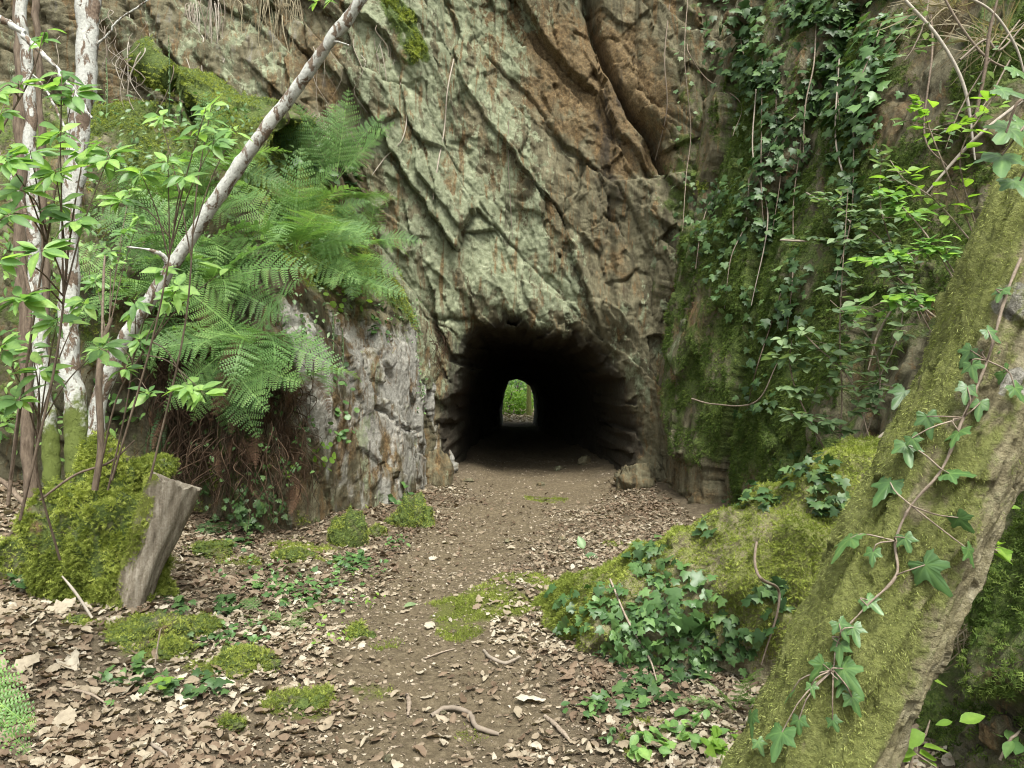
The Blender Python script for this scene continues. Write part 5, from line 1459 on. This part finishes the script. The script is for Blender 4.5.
# dry stems in the upper corner
for k, (lab, pts) in enumerate([
  ('dry stem bowing across the upper corner in front of others', [(935, -20, 5.0), (960, 25, 5.0), (990, 60, 5.0), (1030, 75, 5.0)]),
  ('long dry stem sloping from the corner to the mossy slope', [(1030, 95, 4.9), (985, 130, 4.9), (955, 160, 5.0), (925, 195, 5.0)]),
  ('brittle pale stem arching over the corner rock', [(950, -10, 4.8), (990, 10, 4.8), (1015, 45, 4.8), (1026, 80, 4.8)]),
  ('upright pale stem before the corner rock', [(975, 120, 4.8), (985, 70, 4.8), (990, 30, 4.8), (1000, -10, 4.8)]),
  ('crooked twig crossing the other dry stems', [(960, 60, 5.0), (985, 40, 5.0), (1000, 50, 5.0), (1028, 20, 5.0)]),
  ('slack brown stem hanging beside the mossy trunk top', [(905, 0, 5.2), (940, 40, 5.2), (965, 90, 5.2), (975, 160, 5.2)]),
  ('dry cane leaning in front of the pale shrub', [(940, 320, 4.8), (905, 300, 4.8), (880, 330, 4.8), (868, 370, 4.8)]),
  ('dead cane lying along the top of the mossy hummock', [(838, 468, 4.5), (855, 455, 4.5), (880, 437, 4.45), (900, 420, 4.4)]),
  ('grey cane crossing low before the moss face', [(780, 240, 5.8), (800, 241, 5.8), (820, 240, 5.8), (840, 241, 5.8)]),
  ]):
    px_stick('dry_stem', lab, 'stem', pts, 0.008 + 0.003 * (k % 2), 'root' if k % 3 else 'twig', 'dry stems on the slope')
n = 260
def tuft(label, px, py, n, L, objs, group=None, hang=0.5, mat='dry', rad=0.10):
    p, nr = hit(px, py, objs)
    root = thing('grass_tuft', label, 'grass', p, group)
    pos = rng.normal(size=(n, 3)) * rad * np.array([1, 0.6, 0.3])
    D = unit(nr * 0.7 + 0.55 * rng.normal(size=(n, 3)) + np.array([0, -0.1, 0.5 - hang]))
    X, Y, Z = frames(unit(np.cross(D, rand_dirs(n))), D)
    link('blades', scatter('blades', [t_blade(6, 0.022, 0.1, dd, tx) for dd, tx in ((0.3, 0.2), (0.6, -0.2), (-0.5, 0.1))], pos, X, Y, Z, L * (0.5 + 0.7 * rng.random(n))), MAT[mat], root)
tuft('dry grass tuft hanging on the moss bank behind the mossy tree', 972, 640, 260, 0.22, [butt], hang=1.2)
tuft('dry grass tuft at the upper corner of the rocky slope', 1000, 40, 90, 0.35, [butt], hang=0.8)
tuft('wispy dry grass drooping over the slope crest', 950, 10, 90, 0.4, [butt], hang=0.9)

# ---- ivy on the hummock
SPO = [spur]
leaf_patch('ivy', 'dense dark ivy sheet covering the face of the mossy hummock', 'ivy', [(600, 615, 40, 28), (640, 610, 45, 45), (665, 650, 45, 45), (625, 660, 35, 35), (690, 600, 35, 45), (650, 640, 50, 45)], 330, 0.056, IVY, 'ivy_light', [spur], (0.015, 0.05), 'ivy on the hummock', up=0.25)
leaf_patch('ivy', 'bunch of larger bright ivy leaves on the hummock, nearest the mossy tree', 'ivy', [(692, 608, 18, 20)], 16, 0.085, IVY, 'ivy_light', [spur], (0.03, 0.07), 'ivy on the hummock', up=0.15)
leaf_patch('ivy', 'ivy trail along the hummock crest', 'ivy', [(640, 550, 25, 14), (690, 528, 30, 12), (660, 560, 20, 20)], 55, 0.06, IVY, 'ivy', [spur], (0.015, 0.05), 'ivy on the hummock')
leaf_patch('ivy', 'small leaved ivy at the top end of the hummock below the bramble', 'ivy', [(750, 500, 30, 12), (800, 470, 35, 18), (830, 500, 20, 20)], 120, 0.055, IVY, 'ivy', [spur, butt], (0.015, 0.07), 'ivy on the hummock')
leaf_patch('ivy', 'few ivy leaves dangling at the low tip of the hummock', 'ivy', [(560, 600, 10, 10), (566, 625, 6, 14)], 14, 0.06, IVY, 'ivy_light', [spur, ground], (0.015, 0.05), 'ivy on the hummock', up=0.2)
leaf_patch('ivy', 'ivy spilling from the hummock base onto the dead leaves', 'ivy', [(655, 690, 40, 18), (700, 660, 22, 30)], 80, 0.06, IVY, 'ivy', [spur, ground], (0.015, 0.05), 'ivy on the hummock')
leaf_patch('ivy', 'ivy in the shady gap between hummock and mossy tree', 'ivy', [(770, 600, 20, 30), (740, 640, 20, 24)], 60, 0.06, IVY, 'ivy', [spur, ground], (0.015, 0.06), 'ivy on the hummock')
px_vine('vine_cord', 'straight brown stem hanging down the hummock face amid ivy', 'vine', [(616, 585), (628, 620), (650, 655), (660, 690)], 0.006, 'twig', [spur, ground], 0.05, 'bare vine cords')
px_vine('vine_cord', 'long thin stem leaning beside the mossy tree over the hummock', 'vine', [(780, 480), (776, 540), (768, 600), (757, 672)], 0.007, 'twig', [spur, ground], 0.12, 'bare vine cords')

# ---- ivy climbing the leaning tree
trunk_o = [o for o in tree.children if o.name.startswith('trunk')]
tv = []
for (a, b) in [(1024, 262), (1012, 300), (985, 362), (962, 420), (940, 470), (915, 510), (903, 545), (893, 572), (866, 605), (846, 640), (836, 672)]:
    p, nr = hit(a, b, trunk_o); tv.append(p + nr * 0.016)
o0 = tv[0].copy()
iv = thing('ivy', 'large leaved ivy climbing the leaning mossy tree on a bare woody stem', 'ivy', o0)
P, D, th, t = tube_grid([p - o0 for p in tv], [0.0030] * 8 + [0.0022, 0.0018, 0.0012], 120, 8)
P = P + D * (0.0012 * vnoise(P * 60, 5))[..., None]
link('stem', mk_mesh('stem', P, [grid_faces(8, 120, wrap_u=True)], {'rnd': np.full(960, 0.3)}), MAT['twig'], iv)
def t_ivy_big(var):
    """a smooth five lobed leaf built from many rim points"""
    r_ = np.random.default_rng(var + 40)
    tips = [(-122, 0.50), (-60, 0.66), (0, 1.0), (60, 0.66), (122, 0.50)]
    th = np.linspace(-180, 180, 61)[:-1]; V = [(0, 0, 0.0)]
    n = len(th)
    for i, a in enumerate(th):
        rr = 0.22 if abs(a) < 160 else 0.10
        for (ta, tr) in tips:
            rr = max(rr, tr * (1 + 0.05 * r_.normal()) * max(0, 1 - (abs(a - ta) / (44 if ta else 40)) ** 1.15))
        rr = max(rr, 0.42 * (abs(a) < 140))
        x, y = rr * math.sin(R(a)), rr * math.cos(R(a))
        V.append((x, y, -0.25 * x * x - 0.14 * max(0, y) ** 2 + 0.015 * r_.normal()))
    V = np.array(V)
    # mid ring keeps the blade curved
    mid = V[1:] * np.array([0.5, 0.5, 0.25]) + np.array([0, 0, 0.03])
    V2 = np.concatenate([V[:1], mid, V[1:]])
    f3 = [[0, 1 + i, 1 + (i + 1) % n] for i in range(n)]
    f4 = [[1 + i, 1 + n + i, 1 + n + (i + 1) % n, 1 + (i + 1) % n] for i in range(n)]
    vein = np.array([max(max(0, 1 - abs(a - ta) / 9) for ta, _ in tips) for a in th])
    return V2, [np.array(f3), np.array(f4)], np.concatenate([[0.45], vein * 0.55 - 0.12, vein * 0.25 - 0.12])
BIG = [t_ivy_big(k) for k in range(5)]
TL = [(902, 399, 34, -1), (931, 424, 30, 0), (908, 456, 34, .2), (976, 446, 34, .3), (889, 491, 42, -1), (966, 486, 36, .7), (960, 518, 28, .6), (862, 557, 46, -.4), (935, 573, 46, .6), (962, 547, 26, .5),
      (881, 611, 26, .5), (840, 628, 26, .4), (859, 638, 26, .2), (851, 655, 30, .3), (853, 677, 40, .6), (814, 664, 30, -1), (851, 701, 26, .2), (765, 724, 28, .8), (806, 725, 22, .2), (791, 748, 42, -.2), (763, 744, 18, .4),
      (970, 356, 26, -1), (981, 375, 26, .3), (996, 373, 28, 1), (978, 409, 26, -.5), (959, 394, 26, -.6), (923, 444, 22, .2), (1006, 396, 24, .5), (846, 690, 20, -.4), (800, 700, 18, 0), (985, 340, 22, .5), (1008, 360, 26, .2), (820, 690, 16, .2), (1012, 300, 22, -.5), (835, 720, 18, .3),
      (882, 560, 22, -.2), (912, 545, 24, .3)]
pos, Ys, Zs, scs, st = [], [], [], [], []
for (a, b, sp, lean) in TL:
    p, nr = hit(a, b, trunk_o)
    dd = np.linalg.norm(p - CAM)
    lift = random.uniform(0.012, 0.035)
    nn = unit(nr * 0.8 + np.array([0, -0.25, 0.35]) + 0.22 * rng.normal(size=3))
    dn = unit(np.array([lean + random.uniform(-.25, .25), -0.25, -1.0]))
    scs.append(sp / F * dd * 0.66)
    pos.append(p + nr * lift - dn * scs[-1] * 0.3 - o0); Ys.append(dn); Zs.append(nn)
    # leaf stalk back to the climbing stem
    tgt = min(tv, key=lambda v: np.linalg.norm(v - p) + 0.6 * max(0, p[2] - v[2]))
    if np.linalg.norm(tgt - p) < 0.2:
        s0 = tgt - o0; e0 = pos[-1]
        st.append(([s0, (s0 + e0) / 2 + nr * 0.02, e0], [0.0018, 0.0015, 0.0013]))
X, Y, Z = frames(np.array(Zs), np.array(Ys))
link('leaves', scatter('leaves', BIG, np.array(pos), X, Y, Z, np.array(scs), np.clip(0.25 + 0.5 * rng.random(len(pos)), 0, 1)), MAT['ivy_light'], iv)
for s_ in st: link('leaf_stalk', tubes_mesh('leaf_stalk', [s_], 6, 5), MAT['twig'], iv)
# big leaves hanging near the top of the trunk
p0 = at(1030, 100, 1.55)
iv2 = thing('ivy', 'cluster of extra large ivy leaves hanging beside the upper mossy trunk', 'ivy', p0)
B2 = [(1012, 92, 34, 1.2), (1006, 133, 44, -.9), (1002, 160, 52, -.3), (1020, 186, 42, .1), (1026, 128, 46, .8), (1022, 75, 30, .5)]
pos = np.array([at(a, b, 1.5 + 0.02 * k) - p0 for k, (a, b, s, l) in enumerate(B2)])
Ys = unit(np.array([[l, -0.2, -1.0] for a, b, s, l in B2])); Zs = unit(np.array([[0.1 * rng.normal(), -0.75, 0.6 + 0.2 * rng.normal()] for _ in B2]))
X, Y, Z = frames(Zs, Ys)
link('leaves', scatter('leaves', BIG, pos - Y * 0.02, X, Y, Z, np.array([s / F * 1.5 * 0.85 for a, b, s, l in B2]), np.array([.55, .7, .5, .6, .65, .8])), MAT['ivy_light'], iv2)
link('stem', tubes_mesh('stem', [([at(1070, 160, 1.62) - p0, at(1045, 110, 1.55) - p0, at(1020, 100, 1.52) - p0, pos[1]], [0.004, 0.0035, 0.003, 0.002]), ([at(1045, 110, 1.55) - p0, at(1030, 120, 1.53) - p0, pos[2] + np.array([0, 0, .01])], [0.003, 0.0025, 0.002]), ([at(1045, 110, 1.55) - p0, at(1035, 150, 1.53) - p0, pos[3] + np.array([0, 0, .01])], [0.003, 0.0025, 0.002])], 12, 6), MAT['twig'], iv2)

# ---- moss cushions on the ground
MC = 'moss cushions on the ground'
for lab, a, b, wp, hp, c in [
    ('plump yellow moss cushion directly under the stump foot', 140, 640, 74, 26, 4500), ('moss cushion beside the plump one, with a dry stalk', 165, 655, 44, 22, 2600),
    ('flat moss cushion right of the stump foot', 186, 632, 46, 20, 2600), ('moss cushion in the litter above dark ivy leaves', 240, 668, 60, 24, 3600),
    ('flat wide moss patch nearest the camera in the left litter', 290, 708, 62, 16, 3000), ('tiny moss tuft on a buried stone near ivy leaves', 230, 728, 24, 12, 900),
    ('round moss topped stone at the path edge', 357, 637, 26, 18, 1400), ('moss cushion at the grey rock foot among ground ivy', 292, 560, 34, 16, 1800),
    ('tall moss cushion leaning against the grey slab', 345, 546, 36, 58, 4500), ('moss cushion at the foot of the slab beside the small fern plant', 408, 526, 48, 50, 5500),
    ('little moss cushion between the slab and path', 375, 535, 20, 14, 900), ('moss lump under the root curtain', 205, 552, 40, 16, 1600), ('small moss tuft by the pale leaves at mound foot', 75, 625, 26, 12, 900)]:
    moss_cushion('moss_cushion', lab, a, b, wp, hp, int(c * 1.0), group=MC, objs=[ground, path], lo=0.010, hi=0.03)

# ---- ground ivy and seedlings
GI = 'ground plants in the litter'
GO = [ground, path, bank]
for lab, ells, n, s, mt in [
    ('patch of ground ivy spread along the grey slab foot', [(330, 580, 40, 16), (350, 565, 20, 10)], 90, 0.05, 'ivy_light'),
    ('ground ivy around the tiny pale fern', [(300, 600, 24, 14), (270, 590, 20, 10)], 60, 0.05, 'ivy_light'),
    ('low green verge of small leaves between the slab foot and the moss cushions', [(260, 575, 50, 18), (330, 600, 40, 16), (240, 640, 30, 16)], 130, 0.042, 'ivy_light'),
    ('thin sprinkling of tiny leaves in the litter nearest the path', [(360, 600, 25, 25), (320, 640, 30, 20)], 40, 0.032, 'bright'),
    ('ivy mats around the moss cushions at the stump foot', [(210, 640, 24, 10), (175, 610, 14, 8)], 40, 0.05, 'ivy'),
    ('dark ivy leaves under the flat moss cushion', [(225, 610, 14, 10)], 24, 0.06, 'ivy'),
    ('blue green ivy cluster among pale leaves near the camera', [(205, 690, 22, 14), (155, 690, 20, 12)], 40, 0.055, 'ivy'),
    ('ivy leaves in the gap beside the big moss mound', [(28, 580, 18, 16)], 36, 0.06, 'ivy'),
    ('scattered ivy leaves at the left litter front', [(110, 690, 20, 20), (130, 670, 10, 10)], 18, 0.05, 'ivy_light'),
    ('bright seedling leaves in the litter before the moss cushions', [(165, 690, 18, 6)], 9, 0.06, 'bright'),
    ('green sprigs on the slab foot beside path', [(375, 570, 18, 10), (395, 545, 12, 8)], 30, 0.045, 'ivy_light'),
    ('leafy sprig growing on the moss cushion at the slab end', [(402, 496, 14, 12)], 18, 0.12, 'ivy_light'),
    ('loose seedlings in litter below the hummock ivy', [(600, 712, 16, 12), (640, 715, 14, 10)], 26, 0.055, 'ivy_light'),
    ('seedlings nearest the camera between hummock and mossy tree', [(690, 735, 30, 22), (650, 750, 24, 12)], 50, 0.06, 'sapling'),
    ('light leaves at the mossy tree foot', [(720, 750, 18, 12)], 22, 0.06, 'bright'),
    ('small weeds dotted at the picture bottom', [(580, 715, 20, 8), (615, 740, 20, 10)], 18, 0.04, 'ivy_light'),
    ('ivy leaves on the shady floor under the bank', [(215, 535, 18, 14), (240, 545, 14, 8)], 40, 0.06, 'ivy')]:
    leaf_patch('ground_plant', lab, 'plant', ells, n, s, IVY if 'ivy' in lab else OVAL, mt, GO, (0.015, 0.06), GI, up=0.75)
sd0 = hit(585, 560, [ground, path])[0]
sg = thing('seedling', 'lone two leaved green seedling standing at the path edge', 'plant', sd0)
link('stem', tubes_mesh('stem', [([(0, 0, 0), (0.0, 0, 0.04), (-0.01, 0, 0.10)], [0.003, 0.0025, 0.002])], 8, 5), MAT['shrub'], sg)
pos = np.array([(-0.01, 0, 0.09), (0, 0, 0.04)]); X, Y, Z = frames(unit(np.array([(0.1, -0.9, 0.5), (0.1, -0.5, 0.8)])), np.array([(-0.3, 0, 1.0), (1.0, -0.1, -0.1)]))
link('leaves', scatter('leaves', OVAL[:1], pos, X, Y, Z, np.array([0.12, 0.13])), MAT['ivy_light'], sg)

# ---- stones, twigs, fallen leaf
def stone(label, px, py, wpx, hpx, seed, moss=0.0, objs=None, group='loose stones', rust=0.35, pale=0.1, depth_r=0.9, name='stone'):
    p, nr = hit(px, py, objs or [ground, path]); dd = float((p - CAM) @ FWD)
    rx, rz = wpx / F * dd * 0.5, hpx / F * dd * 0.62
    nu, nv = 64, 40
    th = np.linspace(0, 2 * np.pi, nu, endpoint=False); ph = np.linspace(0.001, np.pi - 0.001, nv)
    D = np.stack([np.cos(th)[:, None] * np.sin(ph)[None], np.sin(th)[:, None] * np.sin(ph)[None], np.ones(nu)[:, None] * np.cos(ph)[None]], -1)
    f, c = facets(D * 1.3 + seed * 3.7, seed, 0.0)
    k = 1 + 0.28 * f + 0.08 * fbm(D * 2.5 + seed, 4, seed)
    P = D * k[..., None] * np.array([rx, rx * depth_r, rz])
    o = tag(link(name, mk_mesh(name, P, [grid_faces(nu, nv, wrap_u=True)], rock_attrs(P.shape[:2], moss, rust, 0.0, pale)), MAT['rock']), label, 'stone', group)
    o.location = [float(v) for v in p + np.array([0, rx * depth_r * 0.6, rz * 0.25])]
    return o
for k, (lab, a, b, wp, hp) in enumerate([('stone lying in the tunnel entrance at the middle of the floor', 541, 486, 8, 5), ('flat stone on the tunnel floor near the dark side wall', 585, 464, 14, 8),
      ('angular stone deep in the tunnel mouth beside the flat one', 560, 470, 12, 5), ('pale flat rock fragment at the tunnel mouth corner', 468, 482, 12, 4), ('small pale stone mid path before the tunnel', 510, 542, 10, 4),
      ('stone half sunk in the path by the leafy edge', 562, 540, 8, 4), ('round pebble at the picture bottom on the path', 387, 762, 9, 8), ('little stone on the path near the moss hump', 453, 634, 8, 5),
      ('flat stone beside the curled root on the path', 441, 714, 12, 4), ('block of broken rock at the tunnel foot corner', 440, 470, 26, 18)]):
    stone(lab, a, b, wp, hp, k + 2, 0.0)
stone('sandy boulder at the tunnel foot under the lichen wall', 638, 488, 40, 28, 21, 0.1, rust=0.45, group=None, name='boulder')
stone('brown boulder at the foot of the grey slab beside the tunnel mouth', 436, 484, 34, 40, 23, 0.0, rust=0.5, group=None, name='boulder')
stone('grey stone sticking out of the soil below the leaning tree bank', 1012, 745, 40, 30, 25, 0.3, objs=[butt], group=None, name='boulder')
def ground_stick(label, pts, r, mat='root', name='twig', group='twigs on the path', off=0.008):
    ps = [hit(a, b, [ground, path])[0] + np.array([0, 0, off + dz]) for (a, b, dz) in pts]; o0 = ps[0]
    P, D, th, t = tube_grid([p - o0 for p in ps], [r * 0.8] + [r] * (len(ps) - 2) + [r * 0.5], 50, 8)
    P = P + D * (r * 0.25 * vnoise(P * 40, 3))[..., None]
    o = tag(link(name, mk_mesh(name, P, [grid_faces(8, 50, wrap_u=True)], {'rnd': np.full(400, random.random() * 0.4)}), MAT[mat]), label, 'twig', group); o.location = [float(v) for v in o0]
ground_stick('pale curled root twig lying on the bare path', [(431, 718, .0), (445, 712, .012), (460, 714, .016), (470, 718, .012), (476, 730, .01), (488, 734, .006), (499, 736, 0)], 0.012, group=None)
ground_stick('short brown stick near the curled root', [(407, 696, 0), (409, 706, .006), (408, 718, 0)], 0.012, 'twig')
ground_stick('thin straight twig across the path', [(425, 660, 0), (440, 655, .005), (455, 650, 0)], 0.005, 'twig')
ground_stick('curved bark strip at the leafy path edge', [(484, 652, 0), (490, 662, .02), (505, 668, .02), (520, 660, .01)], 0.010, 'root')
ground_stick('long grey twig in the litter by the hummock', [(545, 718, 0), (555, 728, .01), (566, 740, .01), (572, 745, 0)], 0.010, 'twig')
ground_stick('dead twig among pale leaves at the left front', [(60, 690, 0), (90, 700, .02), (120, 715, 0)], 0.007, 'twig')
ground_stick('fine twig on litter before the moss cushions', [(150, 745, 0), (165, 760, .02), (175, 767, 0)], 0.008, 'root')
def fallen(label, px, py, L, yaw, mat, temps, name='fallen_leaf', group=None, rn=0.5, tilt=(0.1, -0.2, 1)):
    p, nr = hit(px, py, [ground, path])
    X, Y, Z = frames(unit(np.array([tilt])), np.array([[math.cos(yaw), math.sin(yaw), 0.0]]))
    o = tag(link(name, scatter(name, temps, np.zeros((1, 3)), X, Y, Z, np.array([L]), np.array([rn])), MAT[mat]), label, 'leaf', group); o.location = [float(v) for v in p + np.array([0, 0, 0.02])]
fallen('single green fallen leaf on the bare path', 404, 610, 0.14, R(50), 'shrub', LEAF[2:], rn=0.9)
fallen('large whitish dead leaf at the litter edge of the path', 530, 702, 0.15, R(10), 'litter', DEAD[3:4], rn=1.0)
fallen('curled pale dead leaf on the path', 430, 628, 0.10, R(80), 'litter', DEAD[6:7], rn=0.95)
for k, (lab, a, b) in enumerate([('broad tan dead leaf against the moss mound foot', 60, 612), ('broad pale leaf in the litter under the mound', 70, 665), ('wide curled leaf below the plump moss cushion', 130, 690), ('big buff leaf near the corner fern', 25, 670), ('large folded leaf left of the ivy cluster', 60, 730)]):
    fallen(lab, a, b, 0.18, R(random.uniform(0, 360)), 'litter', DEAD[k:k + 1], group='large dead leaves', rn=random.uniform(0.65, 0.95), tilt=(random.uniform(-.3, .3), -0.35, 1))

# ---- beyond the far end of the tunnel
def leaf_mass(name, label, cat, centres, n, size, mat, kind=None, stem=None):
    pos = []
    cs = np.array(centres)
    i = rng.integers(0, len(cs), n)
    d = rand_dirs(n) * (rng.random((n, 1)) ** 0.4)
    pos = cs[i, :3] + d * cs[i, 3:4]
    N = unit(rand_dirs(n) * 0.7 + np.array([0, -0.3, 0.7])); X, Y, Z = frames(N, rand_dirs(n))
    me = scatter('leaves', OVAL, pos - cs[0, :3], X, Y, Z, size * (0.6 + 0.8 * rng.random(n)))
    if kind:
        o = tag(link(name, me, MAT[mat]), kind=kind); o.location = cs[0, :3]; return o
    root = thing(name, label, cat, cs[0, :3]); link('leaves', me, MAT[mat], root)
    link('stem', tubes_mesh('stem', [((0, 0, -1.2), (0, 0, -0.3), (0.1, 0, 0.3)) and ([np.array((0, 0, -1.0)), np.array((0, 0, -0.3)), np.array((0.1, 0, 0.3))], [0.04, 0.03, 0.02])], 8, 6), MAT['brown'], root)
    return root
leaf_mass('bush', 'sunlit green bush seen through the far end of the tunnel', 'bush', [(-0.1, 29.5, 0.55, 0.6), (0.45, 29.8, 0.4, 0.5), (-0.6, 29.8, 0.6, 0.7)], 1600, 0.10, 'bright')
leaf_mass('bush', 'darker green bush behind the sunlit one beyond the tunnel', 'bush', [(0.2, 31.5, 1.0, 0.9), (1.0, 31.5, 0.8, 0.9), (-1.0, 31.5, 1.1, 0.9)], 1800, 0.12, 'sapling')
leaf_mass('bush', 'rusty brown autumn foliage high beyond the tunnel end', 'bush', [(-0.4, 32.5, 1.9, 0.7), (-1.0, 32.5, 1.8, 0.7)], 900, 0.12, 'litter')
leaf_mass('far_undergrowth', None, None, [(-3, 35, 1.5, 2), (0, 36, 1.5, 2.2), (3, 35, 1.5, 2), (0, 36, 3.5, 2), (-3, 36, 3.5, 2), (3, 36, 3.5, 2)], 9000, 0.16, 'sapling', 'stuff')
ft = thing('far_tree', 'mossy tree trunk standing just outside the far tunnel end', 'tree', (0.62, 28.3, 0))
P, D, th, t = tube_grid([(0.02, 0, -0.3), (0, 0, 0.8), (0.05, 0, 2.5), (0.1, 0, 5)], [0.11, 0.085, 0.08, 0.06], 60, 14)
link('trunk', mk_mesh('trunk', P, [grid_faces(14, 60, wrap_u=True)], {'moss': P[..., 0] * 0 + 0.8, 'pale': P[..., 0] * 0}), MAT['mossy'], ft)
cp_ = rand_dirs(700) * (rng.random((700, 1)) ** 0.4) * np.array([1.4, 1.4, 0.9]) + np.array([0.1, 0, 4.8])
X, Y, Z = frames(unit(rand_dirs(700) + np.array([0, 0, 1])), rand_dirs(700))
link('crown', scatter('crown', OVAL, cp_, X, Y, Z, 0.13 + 0.06 * rng.random(700)), MAT['sapling'], ft)
n = 1500
yy = 25 + 3.5 * rng.random(n); xx = -1.5 + 3.5 * rng.random(n)
X, Y, Z = flat_frames(n, 0.35)
tag(link('far_leaf_litter', scatter('far_leaf_litter', DEAD, np.stack([xx, yy, ground_z(xx, yy) + 0.01], -1), X, Y, Z, 0.07 + 0.06 * rng.random(n), 0.5 + 0.5 * rng.random(n)), MAT['litter']), kind='stuff')
# ---------------------------------------------------------------- light and camera
w = bpy.data.worlds.new('World'); scene.world = w; w.use_nodes = True
nt = w.node_tree
for nd in list(nt.nodes): nt.nodes.remove(nd)
q = NT(nt)
SUN_EL, SUN_AZ = R(60), R(162)
sky = q.n('ShaderNodeTexSky', sky_type='NISHITA', sun_disc=False, sun_elevation=SUN_EL, sun_rotation=SUN_AZ, air_density=1.0, dust_density=4.0, ozone_density=1.0)
hs = q.n('ShaderNodeHueSaturation', {'Color': sky.outputs[0], 'Saturation': 0.30, 'Value': 1.0})
bg = q.n('ShaderNodeBackground', {'Color': q.mix(1.0, hs.outputs[0], (1.0, 1.02, 0.97), 'MULTIPLY'), 'Strength': 0.12})
nt.links.new(bg.outputs[0], q.n('ShaderNodeOutputWorld').inputs['Surface'])
sl = bpy.data.lights.new('Sun', 'SUN'); sl.energy = 1.9; sl.angle = R(22); sl.color = (1.0, 0.985, 0.91)
so = bpy.data.objects.new('Sun', sl); COL.objects.link(so)
# sky sun_rotation is measured clockwise from +Y
sd_ = Vector((math.sin(SUN_AZ) * math.cos(SUN_EL), math.cos(SUN_AZ) * math.cos(SUN_EL), math.sin(SUN_EL)))
so.rotation_euler = (-sd_).to_track_quat('-Z', 'Y').to_euler()

cam = bpy.data.cameras.new('Camera'); co = bpy.data.objects.new('Camera', cam); COL.objects.link(co)
co.location = CAM; co.rotation_euler = (R(90) - PITCH, 0, 0)
cam.sensor_width = 36; cam.lens = F / 1024 * 36; cam.clip_start = 0.05; cam.clip_end = 500
scene.camera = co
scene.view_settings.view_transform = 'Standard'; scene.view_settings.look = 'None'
scene.view_settings.exposure = 1.6; scene.view_settings.gamma = 1.0
scene.cycles.use_denoising = True
scene.cycles.filter_width = 1.1
scene.cycles.max_bounces = 6; scene.cycles.diffuse_bounces = 4; scene.cycles.transmission_bounces = 3
